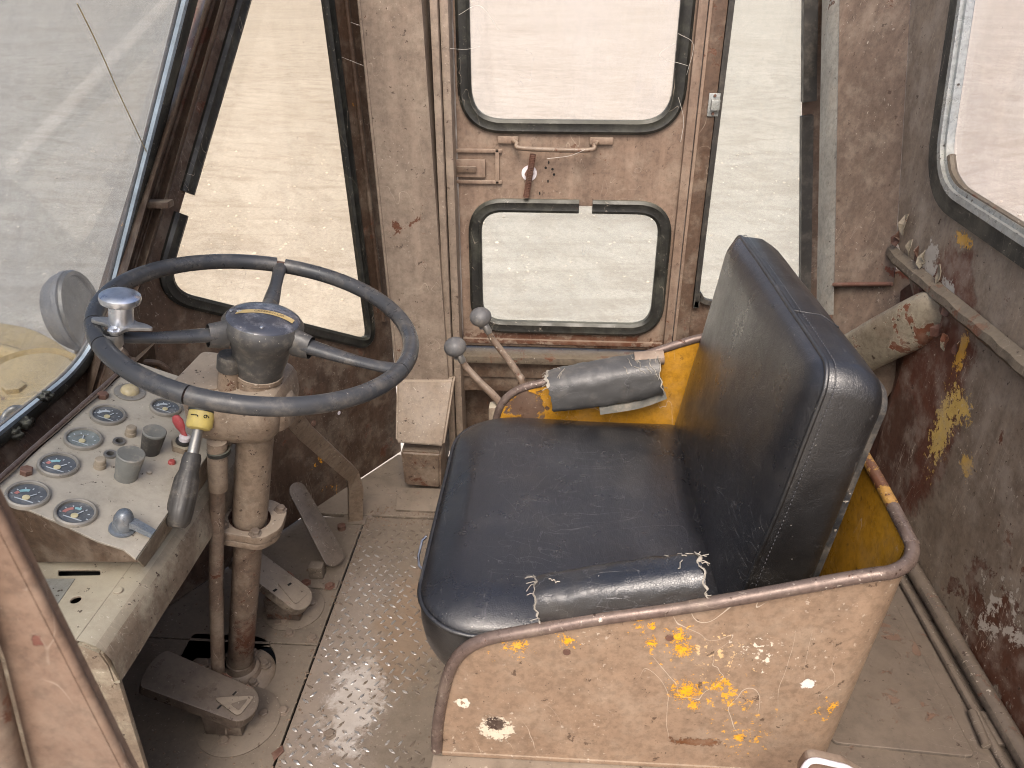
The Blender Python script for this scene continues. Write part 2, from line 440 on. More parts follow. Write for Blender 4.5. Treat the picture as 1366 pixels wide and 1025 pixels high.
M['column_low'] = paint('column_low_paint', (130,106,90), (112,90,76), rust=.42, dust=.35, speck=.6, updust=.5,
    blobs=[(Yp(336,850,1.02), .026, (84,52,38), dict(stretch=(1,1,.5))), (Yp(289,790,.98), .010, (220,165,35), dict(stretch=(1,1,.5)))])
M['floor'] = paint('floor_paint', (112,98,86), (94,82,72), rust=.25, dust=.6, dustc=(150,136,120), speck=.5, updust=.7, rough=.5)
M['floor_front'] = paint('floor_front_paint', (124,110,97), (110,97,86), rust=.22, dust=.55, dustc=(134,122,108), speck=.45, updust=.6, rough=.55)
wear_glare = [(Zp(455,900,0), .17, (128,118,112), dict(stretch=(1.9,.62,1), soft=.5, amp=.5)), (Zp(475,935,0), .07, (205,200,196), dict(stretch=(1.6,.7,1), soft=.35, amp=.8)),  # worn plate, with glare from the windshield painted into the pale patches
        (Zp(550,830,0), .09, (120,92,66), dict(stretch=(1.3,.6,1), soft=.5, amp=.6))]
M['tread'] = paint('tread_paint', (112,99,87), (94,83,73), rust=.3, dust=.5, dustc=(150,136,120), speck=.4, updust=.55, rough=.42, blobs=wear_glare)
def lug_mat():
    s = NB('worn_glare_tops')
    m = s.blob(tuple(Zp(462,905,0)), .2, amp=.5, stretch=(1.7,.6,1), soft=.5)  # worn bare metal; the floor glare is painted in with the same mask
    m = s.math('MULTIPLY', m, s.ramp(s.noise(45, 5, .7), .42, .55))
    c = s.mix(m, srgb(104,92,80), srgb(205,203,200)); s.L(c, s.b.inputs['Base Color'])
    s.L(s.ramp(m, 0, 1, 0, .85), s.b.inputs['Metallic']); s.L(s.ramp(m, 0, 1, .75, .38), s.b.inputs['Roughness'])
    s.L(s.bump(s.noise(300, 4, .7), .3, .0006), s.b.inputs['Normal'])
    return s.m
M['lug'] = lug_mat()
M['pedal'] = paint('pedal_metal', (108,92,82), (90,75,67), rust=.5, dust=.35, speck=.4, updust=.3, rough=.36, metal=.15, scr=.6)
M['pedal_dusty'] = paint('pedal_dusty_metal', (112,96,84), (94,80,70), rust=.35, dust=.55, speck=.5, updust=.6, rough=.4)
M['pan'] = paint('seat_box_paint', (160,130,107), (147,118,97), rust=.10, dust=.2, speck=.45, rough=.42, scr=.8,
    flecks=[(Yp(905,862,.62), .06, (226,160,24)), (Yp(918,925,.62), .05, (226,160,24)), (Yp(970,930,.62), .07, (216,158,50)), (Yp(680,862,.62), .04, (230,164,22)), (Yp(755,856,.62), .025, (230,164,22)),
            (Yp(985,985,.62), .06, (214,156,50)), (Yp(1100,950,.62), .035, (220,160,40)), (Yp(960,870,.62), .06, (210,176,130)), (Yp(1010,870,.62), .05, (226,214,196)), (Yp(860,832,.62), .03, (226,160,24))],
    blobs=[(Yp(x, y, .62), r, (228,160,22), dict(amp=1.9, scale=60)) for x, y, r in
           ((690,862,0.0062),(757,856,0.0047),(870,858,0.0047),(905,850,0.0062),(912,868,0.0070),(915,922,0.0101),(958,915,0.0055),(925,942,0.0047),(1113,943,0.0047),(985,985,0.0039))]
          + [(Yp(662,972,.62), .020, (206,192,172), dict(amp=.5, scale=40)), (Yp(661,966,.62), .0115, (46,28,24), dict(amp=.6, scale=40)),
             (Yp(617,938,.62), .008, (214,204,186), dict(amp=.5)), (Yp(617,938,.62), .003, (140,116,96), {}),
             (Yp(1078,912,.62), .007, (222,214,206), dict(amp=.6)), (Yp(930,990,.62), .010, (98,62,36), dict(stretch=(.4,1,1.6)))])
M['lining'] = paint('seat_box_inner_paint', (216,150,30), (200,134,20), rust=.12, dust=.1, speck=.35, rough=.35, scr=.9,
    blobs=[(Yp(700,545,1.215), .035, (92,72,60), dict(stretch=(1,1,1)))])
M['rim'] = paint('seat_box_rim', (126,104,98), (108,88,82), rust=.45, dust=.2, speck=.7, rough=.33, metal=.35, updust=.1)
M['rim_y'] = paint('seat_box_rim_rear', (196,142,48), (150,104,60), rust=.9, dust=.1, speck=.4, rough=.4, updust=.1, chipscale=40)
rw = .6
M['rear'] = paint('rear_wall_paint', (150,130,113), (132,113,98), rust=.38, dust=.45, dustc=(160,149,136), speck=.6, rough=.5, drip=.25, scr=.9,
    blobs=[(Xp(1228,520,rw), .165, (92,54,40), dict(stretch=(1,1.25,.72), amp=.16, scale=30)), (Xp(1195,600,rw), .075, (82,54,42), dict(stretch=(1,1.0,.7), amp=.3)),
           (Xp(1258,570,rw), .036, (204,174,98), dict(stretch=(1,1.6,.62), amp=1.1, scale=44)), (Xp(1282,545,rw), .022, (200,168,92), dict(amp=1.2)),
           (Xp(1290,620,rw), .014, (196,160,84), dict(amp=1.2)), (Xp(1282,470,rw), .018, (200,152,60), dict(amp=.9, stretch=(1,1.5,.6))),
           (Xp(1255,405,rw), .035, (170,166,158), dict(amp=.9)), (Xp(1240,350,rw), .028, (176,170,160), dict(amp=1.)),
           (Xp(1285,320,rw), .016, (206,156,60), dict(amp=.9, stretch=(1,.7,1.6))), (Xp(1262,425,rw), .022, (86,46,32), dict(amp=1.)),
           (Xp(1340,850,rw), .05, (180,172,160), dict(amp=1.3, stretch=(1,.8,1.1))), (Xp(1350,890,rw), .09, (84,52,38), dict(amp=1.2, stretch=(1,.8,1.1)))])
M['rear_post'] = paint('rear_post_paint', (124,102,88), (112,92,79), rust=.22, dust=.26, drip=.3, speck=.45,
    blobs=[(Xp(1205,368,.61), .02, (92,50,34), dict(stretch=(.5,.5,2.5))), (Yp(1150,378,1.62), .045, (92,50,34), dict(stretch=(.5,.5,4))), (Yp(1175,372,1.62), .028, (204,150,50), dict(stretch=(.6,.6,4), amp=1.1))])
M['rear_low'] = paint('rust_panel', (94,52,38), (74,42,32), rust=.5, dust=.14, speck=.3, rough=.6, scr=.3)
M['peel'] = paint('peeling_paint', (160,150,130), (134,116,98), rust=.62, dust=.3, speck=.6, chipscale=16, rustc=srgb(104,64,46), updust=.15)
M['ledge'] = paint('ledge_paint', (108,94,80), (88,76,66), rust=.75, dust=.4, dustc=(128,118,100), speck=.6, updust=.4, bumpk=2.5)
M['white_edge'] = paint('pale_edge_paint', (176,172,164), (150,144,136), rust=.2, dust=.3, speck=.5)
M['deck'] = paint('deck_paint', (96,84,75), (80,71,64), rust=.35, dust=.5, dustc=(128,114,100), speck=.5, updust=.5)
M['fore'] = paint('jamb_paint', (134,105,88), (120,93,78), rust=.12, dust=.15, speck=.1, rough=.5,
    blobs=[(Yp(50,853,.3), .003, (100,62,52), dict(stretch=(1,1,.7)))])
M['rubber'] = simple('black_rubber', (24,25,26), .42, dust=.22)
M['rubber_old'] = paint('weathered_rubber', (42,41,38), (28,28,27), rust=0, dust=.22, dustc=(104,104,92), speck=.3, updust=.75, rough=.45)
M['wheel'] = simple('wheel_plastic', (42,46,52), .33, dust=.26, scale=30, bumpk=.1, var=.15)
M['hub'] = simple('hub_plastic', (40,43,47), .4, dust=.65, dustc=(140,132,120), bumpk=.15)
M['cap'] = simple('cap_disc', (20,26,40), .12, dust=.45, dustc=(190,190,196), bumpk=.05)
M['alu'] = simple('polished_aluminium', (214,217,222), .34, metal=1., dust=.12, bumpk=.06)
M['alucast'] = simple('cast_aluminium', (176,176,174), .42, metal=.8, dust=.45, bumpk=.5, scale=120)
M['steel'] = simple('dull_steel', (140,138,134), .38, metal=.7, dust=.4)
M['alu_frame'] = paint('aluminium_window_frame', (182,186,190), (166,170,174), rust=0, dust=.35, dustc=(150,146,130), speck=.6, rough=.3, metal=.35)
M['edge_glint'] = simple('glass_edge_glint', (168,184,196), .25, dust=.3)  # reflection on the glass edge, put into a pale blue-grey colour
M['knob'] = simple('black_knob', (30,31,33), .45, dust=.45)
M['knob_dusty'] = simple('dusty_knob', (96,100,98), .6, dust=.75)
M['knob_tan'] = simple('tan_painted_knob', (140,128,110), .6, dust=.6)
M['bezel'] = simple('gauge_bezel', (142,138,130), .35, metal=.35, dust=.45)
M['gface'] = simple('gauge_face', (68,74,82), .14, dust=.95, dustc=(132,132,130), bumpk=.03)
M['gface2'] = simple('gauge_face_dusty', (104,112,112), .2, dust=.7, dustc=(160,165,160), bumpk=.05)
M['gwhite'] = simple('gauge_print', (176,184,190), .4, dust=.1)
M['gcream'] = simple('gauge_hub', (190,180,142), .4, dust=.2)
M['gred'] = simple('gauge_red', (170,110,104), .4, dust=.2)
M['ggreen'] = simple('gauge_green', (128,170,176), .4, dust=.2)
M['lens'] = simple('amber_lens', (186,170,130), .3, dust=.5)
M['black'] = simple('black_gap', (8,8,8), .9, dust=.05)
M['yellow_pl'] = simple('yellow_plastic', (190,170,86), .5, dust=.5)
M['red_pl'] = simple('red_plastic', (164,52,60), .5, dust=.4)
M['red_dull'] = simple('dull_red_plastic', (168,66,66), .5, dust=.3)
M['white_pl'] = simple('white_plastic', (222,216,220), .4, dust=.15)
M['rustbolt'] = simple('rusty_bolt', (96,62,50), .65, metal=.2, dust=.35, bumpk=.5)
M['bolt'] = simple('dusty_bolt', (118,104,92), .55, metal=.2, dust=.5, bumpk=.4)
M['bluekey'] = simple('blue_grey_switch', (112,122,132), .3, metal=.4, dust=.35)
M['wood'] = simple('bare_wood', (134,116,102), .7, dust=.4, bumpk=.5)
M['seat'] = leather('seat_vinyl', (15,16,20), .07, .30)
M['seat_side'] = leather('seat_side_vinyl', (13,14,17), .05, .38)
M['pad'] = leather('armrest_vinyl', (17,19,23), .10, .30)
M['pad_old'] = leather('worn_armrest_vinyl', (50,50,50), .5, .6)
M['torn'] = simple('torn_fabric_backing', (158,152,141), .85, dust=.6, dustc=(96,90,82), var=.45)
M['backboard'] = paint('scuffed_back_board', (46,48,52), (32,33,37), rust=.1, dust=.22, speck=.5, scr=1., rough=.5, updust=.1)
M['lever'] = paint('lever_paint', (128,104,88), (108,86,72), rust=.6, dust=.2, speck=.7, rough=.4, chipscale=50)
M['ball'] = simple('lever_ball', (74,76,80), .5, dust=.45)
M['machine'] = paint('machine_yellow', (206,170,96), (196,160,88), rust=.05, dust=.5, dustc=(206,186,150), speck=.3, updust=.6)
M['lamp'] = simple('grey_lamp_body', (112,114,118), .5, dust=.5)
M['glass_front'] = glass('windshield_glass', (.70,.73,.75), .13, (190,192,194))
M['glass_side'] = glass('side_glass', (.88,.86,.81), .06, (220,208,192))
M['glass_door'] = glass('door_glass', (.90,.89,.88), .16, (236,232,228), (1,1,.4))
M['glass_low'] = glass('lower_door_glass', (.84,.86,.85), .12, (228,230,222))
M['glass_rear'] = glass('rear_glass', (.88,.87,.87), .14, (228,220,214))
M['web'] = simple('cobweb_silk', (205,200,192), .6, dust=0)
def ground_mat():
    s = NB('dry_dirt')
    def arcs(scale, cx, cy, k, detail, off):
        # streaks that sweep along circles about (cx, cy), as turning wheels leave them
        sb = s.n('ShaderNodeVectorMath', operation='SUBTRACT'); s.L(s.pos, sb.inputs[0]); sb.inputs[1].default_value = (cx, cy, 0)
        sp = s.n('ShaderNodeSeparateXYZ'); s.L(sb.outputs[0], sp.inputs[0])
        r_ = s.math('SQRT', s.math('ADD', s.math('MULTIPLY', sp.outputs[0], sp.outputs[0]), s.math('MULTIPLY', sp.outputs[1], sp.outputs[1])))
        an = s.math('ARCTAN2', sp.outputs[1], sp.outputs[0])
        cb = s.n('ShaderNodeCombineXYZ'); s.L(r_, cb.inputs[0]); s.L(s.math('MULTIPLY', an, k), cb.inputs[1]); cb.inputs[2].default_value = off
        return s.noise(scale, detail, .66, .35, vec=cb.outputs[0])
    big = s.noise(.12, 5, .6, .3); md = s.noise(.8, 8, .72, .5)
    tr1 = arcs(4.2, -16, 2, 4.5, 9, 0.); tr2 = arcs(6.4, 14, 22, 6.5, 9, 4.); tr3 = arcs(2.6, -3, 34, 6., 7, 8.)
    c = s.mix(s.ramp(big, .35, .65), srgb(198,191,178), srgb(184,176,162))
    c = s.mix(s.ramp(md, .42, .62, 0, .5), c, srgb(208,201,187))
    c = s.mix(s.ramp(tr1, .47, .62, 0, .30), c, srgb(160,148,133))
    c = s.mix(s.ramp(tr2, .50, .64, 0, .25), c, srgb(214,207,195))
    c = s.mix(s.ramp(tr3, .48, .62, 0, .40), c, srgb(158,146,131))
    gr = s.noise(22, 9, .85); c = s.mix(s.ramp(gr, .42, .62, 0, .5), c, srgb(150,139,126))
    c = s.mix(s.ramp(s.noise(30, 5, .8, off=3), .60, .68, 0, .3), c, srgb(232,226,216))
    c = s.mix(s.ramp(s.noise(9, 6, .8, off=7), .56, .66, 0, .35), c, srgb(150,138,124))
    s.L(c, s.b.inputs['Base Color']); s.b.inputs['Roughness'].default_value = .95
    s.b.inputs['Specular IOR Level'].default_value = .1
    n2 = s.bump(gr, .5, .008)
    s.L(n2, s.b.inputs['Normal']); return s.m
M['ground'] = ground_mat()

# ------------------------------------------------------------ ground outside
bm = bmesh.new(); xs = [-400,-120,-50]+[-20+i*.5 for i in range(81)]+[50,120,400]; ys = [-400,-100,-20]+[-5+i*.5 for i in range(91)]+[60,120,400]
V = [[bm.verts.new((x, y, -1.9 + (.03*noise.noise(Vector((x*.3, y*.4, 0))) if abs(x) < 30 and -6 < y < 45 else 0))) for y in ys] for x in xs]
for i in range(len(xs)-1):
    for j in range(len(ys)-1): bm.faces.new((V[i][j], V[i+1][j], V[i+1][j+1], V[i][j+1]))
props(link('ground', bm_mesh(bm), M['ground'], smooth=True), 'pale dry dirt yard with faint wheel tracks outside the cab windows', kind='structure')
bm = bmesh.new()
for k in range(2600):
    x = random.uniform(-11, 7); y = random.uniform(2.6, 16); r = random.choice((.006,.008,.010,.012,.016,.022))*random.uniform(.6,1.2)
    T = Matrix.Translation((x, y, -1.9+r*.3)) @ Matrix.Rotation(random.random()*6, 4, 'Z') @ Matrix.Diagonal((r*1.3, r, r*.7, 1))
    bmesh.ops.create_icosphere(bm, subdivisions=1, radius=1, matrix=T)
M['stone'] = simple('pebble', (222,212,196), .9, dust=.3)
props(link('gravel', bm_mesh(bm), M['stone']), 'scattered small pale stones on the dirt yard', 'gravel', kind='stuff')

# ------------------------------------------------------------ floor
fl = props(D.objects.new('floor', None), kind='structure', label='worn steel cab floor with raised tread plate'); col.objects.link(fl); WORLD[fl] = Vector((0,0,0))
XS = -.462
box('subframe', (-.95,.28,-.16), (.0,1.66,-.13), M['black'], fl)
hole = rounded([Zp(238,884,0), Zp(258,846,0), Zp(352,850,0), Zp(369,872,0), Zp(366,908,0), Zp(335,932,0), Zp(320,945,0), (-.60,.93,0), (-.72,.985,0)], [.005,.01,.03,.03,.03,.03,.01,.005,.01], 5)
SEAM = 1.098
plate('floor_plate', [(-.96,.28,0), (XS-.002,.28,0), (XS-.002,SEAM-.0015,0), (-.96,SEAM-.0015,0)], [hole], (0,0,1), .008, M['floor_front'], fl)
sp = Vector((-.438,1.80,0)); sdv = Vector((-.082,-.135,0)).normalized(); pn_ = Vector((sdv.y, -sdv.x, 0)).normalized()
if pn_.x < 0: pn_ = -pn_
inward = pn_*.012
def on_panel(t): return sp + sdv*t
plate('floor_plate', [(-.96,SEAM+.0015,0), (XS-.002,SEAM+.0015,0), (XS-.002,1.515,0), tuple(on_panel(.34)-inward*.4), tuple(on_panel(.66)-inward*.4), (-.96,1.25,0)], [], (0,0,1), .008, M['floor_front'], fl)
plate('tread_plate', [(XS+.002,.25,0), (0,.25,0), (0,1.518,0), (XS+.002,1.518,0)], [], (0,0,1), .008, M['tread'], fl)
a_, m1_, m2_, b_ = on_panel(0)+inward*.42, on_panel(.155)+inward*.32, on_panel(.17)-inward*.4, on_panel(.33)-inward*.4
plate('floor_strip', [(XS-.045,1.5185,.006), (.1,1.5185,.006), (.1,1.80,.006)]+[tuple(q+Vector((0,0,.006))) for q in (a_, m1_, m2_, b_)], [], (0,0,1), .012, M['floor'], fl)
# raised lugs of the tread plate
bm = bmesh.new(); st = .0158; i = 0
for iy in range(int((1.50-.30)/st)):
    for ix in range(int(.44/(st*1.45))):
        x = XS+.014+ix*st*1.45 + (st*.72 if iy % 2 else 0); y = .30+iy*st
        if x > -.02: continue
        wearn = noise.noise(Vector((x*9, y*9, 1))) + (.35 if x > -.30 else 0) + (.35 if x > -.22 else 0) + (.2 if y > 1.3 else 0)
        if wearn > .52 or random.random() < .10: continue
        hgt = .0021*max(.25, 1-max(0, wearn)*1.4)
        a = radians(45 if iy % 2 else -45) + radians(14+random.uniform(-5,5)); L, W = .0092*random.uniform(.8,1.08), .0026*random.uniform(.8,1.1)
        d = Vector((cos(a), sin(a), 0)); s_ = Vector((-sin(a), cos(a), 0)); c = Vector((x, y, .0))
        vs = [bm.verts.new(c+q) for q in (d*L, d*L*.4+s_*W, -d*L*.4+s_*W, -d*L, -d*L*.4-s_*W, d*L*.4-s_*W)]
        vt = [bm.verts.new(c+q*.6+Vector((0,0,hgt))) for q in (d*L, d*L*.4+s_*W, -d*L*.4+s_*W, -d*L, -d*L*.4-s_*W, d*L*.4-s_*W)]
        for k in range(6): bm.faces.new((vs[k], vs[(k+1) % 6], vt[(k+1) % 6], vt[k]))
        bm.faces.new(vt)
props(link('tread_lug', bm_mesh(bm), M['lug'], fl), 'raised lozenge tread bars, worn bare metal with painted glare where walked on', kind='stuff')
for (x, y), m in zip([(493,692),(456,705),(386,845),(417,852),(378,949),(376,820),(371,832),(440,980)], ['bolt']*8):
    bolt('bolt', Zp(x, y, 0), (0,0,1), .0085, M[m], fl, h=.006)
for x, y, r in ((318,962,.075), (392,812,.065)):
    c = Zp(x, y, 0); lathe('pedal_base_disc', [(r,0), (r,.0025), (r-.002,.0035), (0,.0035)], frame(c, (0,0,1)), M['floor_front'], fl, k=40)
    for a in (20, 150, 260): bolt('bolt', c+Vector((cos(radians(a))*r*.6, sin(radians(a))*r*.6-.0, .003)), (0,0,1), .008, M['bolt'], fl)
prism('loose_shim', [Zp(362,1006,.001), Zp(377,995,.001), Zp(379,1003,.001), Zp(366,1016,.001)], (0,0,.002), M['rustbolt'], fl, .0005)

random.seed(12); bm = bmesh.new()
for k in range(1500):
    q = random.random()
    if q < .35: x, y = random.uniform(-.92,-.47), random.uniform(.45,1.35)
    elif q < .55: x, y = XS+random.gauss(0,.012), random.uniform(.45,1.5)
    elif q < .75: x, y = random.uniform(-.46,-.2), 1.52+random.gauss(0,.02)
    else: x, y = random.uniform(-.46,-.08), random.uniform(.4,1.5)
    r = random.choice((.0008,.0011,.0015,.002))*random.uniform(.7,1.4)
    if -.74 < x < -.53 and .93 < y < 1.1: continue
    bmesh.ops.create_icosphere(bm, subdivisions=1, radius=1, matrix=Matrix.Translation((x, y, r*.4+(.006 if y > 1.519 else 0))) @ Matrix.Rotation(random.random()*6,4,'Z') @ Matrix.Diagonal((r*1.4,r,r*.6,1)))
props(link('grit', bm_mesh(bm), simple('dirt_crumb', (116,98,82), .9, dust=.3)), 'dry dirt crumbs scattered over the cab floor', 'dirt', kind='stuff')

# seat platform and rear deck
PZ = .345
pf = props(D.objects.new('seat_platform', None), kind='structure', label='raised steel deck the seat box stands on'); col.objects.link(pf); WORLD[pf] = Vector((0,0,0))
box('platform_body', (-.10,.56,-.0), (.62,1.30,PZ-.012), M['floor'], pf, .004)
plate('deck_plate', [(-.137,.25,PZ-.003), (.345,.25,PZ-.003), (.345,1.31,PZ-.003), (-.05,1.31,PZ-.003), (-.05,.62,PZ-.003), (-.137,.62,PZ-.003)], [], (0,0,1), .012, M['floor'], pf)
h1, h2 = Zp(1113,1000,PZ), Zp(1318,1018,PZ)
plate('hatch', rounded([(h1.x,.665,PZ), (h2.x-.01,.655,PZ), (h2.x-.01,1.35,PZ), (h1.x,1.35,PZ)], .012), [], (0,0,1), .012, M['deck'], pf)
plate('deck_plate', [(.349,.25,PZ-.004), (.62,.25,PZ-.004), (.62,1.5,PZ-.004), (.349,1.5,PZ-.004)], [], (0,0,1), .012, M['deck'], pf)
tube('hinge', [Zp(1297,950,PZ+.004), Zp(1316,995,PZ+.004)], .006, M['deck'], pf, k=10)
box('hinge_leaf', Zp(1316,975,PZ)-Vector((.002,.022,.002)), Zp(1316,975,PZ)+Vector((.022,.028,.0035)), M['deck'], pf, .001)
sweep('base_rib', [(.588,.2,PZ+.012), (.588,1.30,PZ+.012)], circ(.012, 10), M['deck'], pf)
sweep('base_rib', [(.566,.2,PZ+.002), (.566,1.30,PZ+.002)], circ(.006, 8), M['deck'], pf)

# ------------------------------------------------------------ front: windshield wall
def ws(y, z): return Vector((-.79+.484*(z-.734), y, z))          # a point of the windshield plane
WN = Vector((1, 0, -.484)).normalized()
wall = thing('windshield_frame', (-.85,.8,.55), 'black gasketed windshield opening with thin painted edge reflection above the dash', 'windshield')
zb = .565
gl = [ws(.15,1.48), ws(1.285,1.48), ws(1.262,zb), ws(.15,zb)]
gl = rounded(gl, [.05,.05,.13,.05], 10)
gl2 = [p-WN*.004 for p in gl]
plate('pane', [tuple(p) for p in gl2], [], WN, .005, M['glass_front'], wall, bev=.0005)
sweep('edge_glint_strip', [p for p in gl], rectp(.012,.006), M['edge_glint'], wall, True, WN)  # added strip that carries the painted reflection of the glass edge
def inset(loop, d, n):
    out = []; k = len(loop)
    for i in range(k):
        t = (loop[(i+1) % k]-loop[i-1]).normalized(); out.append(loop[i]+Vector(n).cross(t).normalized()*d)
    return out
cen = sum(gl, Vector())/len(gl)
sg = 1 if (inset(gl, .01, WN)[0]-cen).length > (gl[0]-cen).length else -1
sweep('gasket', inset(gl, .016*sg, WN), [(-.011,-.008),(.011,-.008),(.011,.002),(.005,.010),(-.005,.010),(-.011,.003)], M['rubber_old'], wall, True, WN)
plate('frame_sheet', [tuple(ws(.10,.44)-WN*.010), tuple(ws(1.315,.44)-WN*.010), tuple(ws(1.30,1.5)-WN*.010), tuple(ws(.10,1.5)-WN*.010)], [[tuple(p-WN*.010) for p in inset(gl, .004*sg, WN)]], WN, .004, M['panel_dark'], wall)
# crack across the glass
cr = smooth_path([PL(x, y, ws(0,.7)+WN*.001, WN) for x, y in ((103,5),(123,45),(141,84),(158,123),(195,202))], 4)
tube('crack', cr, .0009, M['lens'], wall, k=5)
# sill and trough beneath the glass
tro = thing('dash_trough', (-.8,.8,.5), 'rusty brown gutter between windshield foot and gauge panel', 'sill')
E1 = [ws(0,zb-.02), Vector((-.862,0,.50)), Vector((-.80,0,.47)), Vector((-.752,0,.53)), Vector((-.744,0,.602)), Vector((-.734,0,.604))]
bm = bmesh.new(); ys_ = [.15+i*.02 for i in range(56)]
G = [[bm.verts.new((p.x+.004*noise.noise(Vector((y*12, k*3, 0))), y, p.z+.003*noise.noise(Vector((y*15, k*2, 5))))) for k, p in enumerate(E1)] for y in ys_]
for a, b in zip(G, G[1:]):
    for k in range(len(E1)-1): bm.faces.new((a[k], a[k+1], b[k+1], b[k]))
link('gutter', bm_mesh(bm), M['trough'], tro, True)
for x, y, r in ((52,525,.013), (26,560,.014), (12,575,.012)):
    c = PL(x, y, ws(0,.6), WN)+WN*.012
    bmx = bmesh.new(); bmesh.ops.create_icosphere(bmx, subdivisions=3, radius=1)
    for v in bmx.verts: v.co = c+v.co*r*(.8+.5*noise.noise(v.co*1.8+Vector((x,0,0))))*1.0
    link('dirt_clod', bm_mesh(bmx), M['rubber_old'], tro, True)

# A-pillar between windshield and side window
PP = sp.copy(); PNr = pn_                                        # side panel plane, normal into the cab
def SP(x, y, off=0.): return PL(x, y, PP+PNr*off, PNr)
def along(a, b, z):
    t = (z-a.z)/(b.z-a.z); return a+(b-a)*t
l1a, l1b = PL(268,0,ws(0,1),WN), PL(166,330,ws(0,1),WN); l2a, l2b = SP(303,0), SP(204,330)
ZT = 1.5
ap = thing('front_pillar', (-.78,1.28,.5), 'dark brown leaning pillar between windshield and narrow side window', 'pillar')
c1, c2, d1, d2 = along(l1a,l1b,ZT), along(l1a,l1b,.44), along(l2a,l2b,ZT), along(l2a,l2b,.44)
mid1, mid2 = (c1+d1)/2+Vector((.004,-.004,0)), (c2+d2)/2+Vector((.004,-.004,0))
out = Vector((-.05,.06,0))
loft('pillar_body', [[c2, mid2+Vector((-.004,-.004,0)), mid2, d2, d2+out, c2+out], [c1, mid1+Vector((-.004,-.004,0)), mid1, d1, d1+out, c1+out]], M['panel_dark'], ap, smooth=20)
q1, q2 = (c1*.45+d1*.55), (c2*.45+d2*.55)
tube('weld_bead', [q2+Vector((.006,-.008,0)), q1+Vector((.006,-.008,0))], .003, M['panel_dark'], ap, k=8)
cc = PL(212,272,(-.72,1.27,.8),(0.5,-.85,0)); box('pillar_joint', cc-Vector((.022,.012,.006)), cc+Vector((.022,.012,.006)), M['panel_dark'], ap, .003)

# side window panel
sw = thing('side_window_panel', (-.6,1.55,0), 'dark brown angled side panel holding the tapered window beside the steering wheel', 'wall panel')
po = [on_panel(-.02)+Vector((0,0,ZT)), along(l2a,l2b,ZT), along(l2a,l2b,.60), on_panel(.72)+Vector((0,0,.5)), on_panel(.72)+Vector((0,0,.004)), on_panel(-.02)+Vector((0,0,.004))]
wt1, wt2 = SP(320,0), SP(218,330); wr1, wr2 = SP(438,0), SP(494,410)
def lext(a, b, z): return along(a, b, z)
hole_w = rounded([lext(wr1,wr2,1.42), lext(wt1,wt2,1.42), SP(208,392), SP(497,462)], [.05,.05,.075,.06], 9)
plate('panel_sheet', [tuple(p) for p in po], [[tuple(p) for p in hole_w]], PNr, .006, M['panel_dark'], sw)
gk = rounded([lext(wr1,wr2,1.42)+Vector((.0,0,0)), lext(wt1,wt2,1.42), SP(209,392), SP(496,461)], [.05,.05,.075,.06], 9)
cen = sum(gk, Vector())/len(gk)
gap_at = SP(243,268)
o_ = gasket('gasket', gk, PNr, .027, .016, M['rubber_old'], sw, gap=(gap_at+PNr*.004, .014))
plate('pane', [tuple(p-PNr*.006) for p in gk], [], PNr, .004, M['glass_side'], sw, bev=.0005)
box('floor_lip', on_panel(.35)+Vector((-.002,-.002,.0)), on_panel(.35)+Vector((.002,.002,.01)), M['panel_dark'], sw, 0)
for x, y in ((418,565),): bolt('bolt', SP(x, y), PNr, .006, M['rustbolt'], sw)
hole_c = SP(452,551)
lathe('drilled_hole', [(0,.0004),(.0045,.0004),(.0052,.0002)], frame(hole_c+PNr*.0008, PNr), M['white_pl'], sw, k=16)
# stiffening flange along the right edge of the window
f1, f2 = SP(462,0,.004), SP(512,430,.004)
tube('edge_flange', [along(f1,f2,ZT-.03), along(f1,f2,.42)], .006, M['panel_dark'], sw, k=8)

# ------------------------------------------------------------ far corner post with heater box at its foot
cp = thing('corner_post', (-.33,1.7,0), 'wide dusty taupe corner post with stepped box at its foot left of the door', 'post')
y0 = 1.70
A0, A1 = Yp(478,0,y0), Yp(530,507,y0); B0, B1 = Yp(562,0,y0), Yp(598,507,y0)
def vq(a, b, z): return along(a, b, z)
loft('post_face', [[vq(A0,A1,.28), vq(B0,B1,.28), vq(B0,B1,.28)+Vector((.01,.12,0)), vq(A0,A1,.28)+Vector((-.0,.12,0))],
                   [vq(A0,A1,ZT), vq(B0,B1,ZT), vq(B0,B1,ZT)+Vector((.01,.12,0)), vq(A0,A1,ZT)+Vector((-.0,.12,0))]], M['post'], cp, smooth=20)
for xa, xb, ya, yb in ((-.272,-.256,1.712,1.80), (-.254,-.236,1.725,1.80)):
    box('door_jamb', (xa,ya,.05), (xb,yb,ZT), M['post'], cp, .003)
tube('edge_bead', [vq(A0,A1,.30)+Vector((.001,-.001,0)), vq(A0,A1,ZT)+Vector((.001,-.001,0))], .0035, M['post'], cp, k=8)
# stepped foot
u = [Yp(529,507,1.695), Yp(606,507,1.695), Yp(592,597,1.60), Yp(527,592,1.60)]
v_ = [Yp(534,603,1.612), Yp(588,606,1.612), Yp(588,652,1.622), Yp(540,648,1.622)]
bmx = bmesh.new()
def quadbox(bm_, front, back):
    f = [bm_.verts.new(p) for p in front]; b = [bm_.verts.new(p) for p in back]; k = len(f)
    bm_.faces.new(f); bm_.faces.new(b[::-1])
    for i in range(k): bm_.faces.new((f[i], b[i], b[(i+1) % k], f[(i+1) % k]))
quadbox(bmx, u, [Vector((p.x, 1.83, p.z)) for p in u])
bmesh.ops.bevel(bmx, geom=list(bmx.edges), offset=.006, segments=3, affect='EDGES'); me = bm_mesh(bmx); autosmooth(me, 40); link('foot_cover', me, M['column'], cp)
bmx = bmesh.new(); quadbox(bmx, v_, [Vector((p.x, 1.83, p.z)) for p in v_])
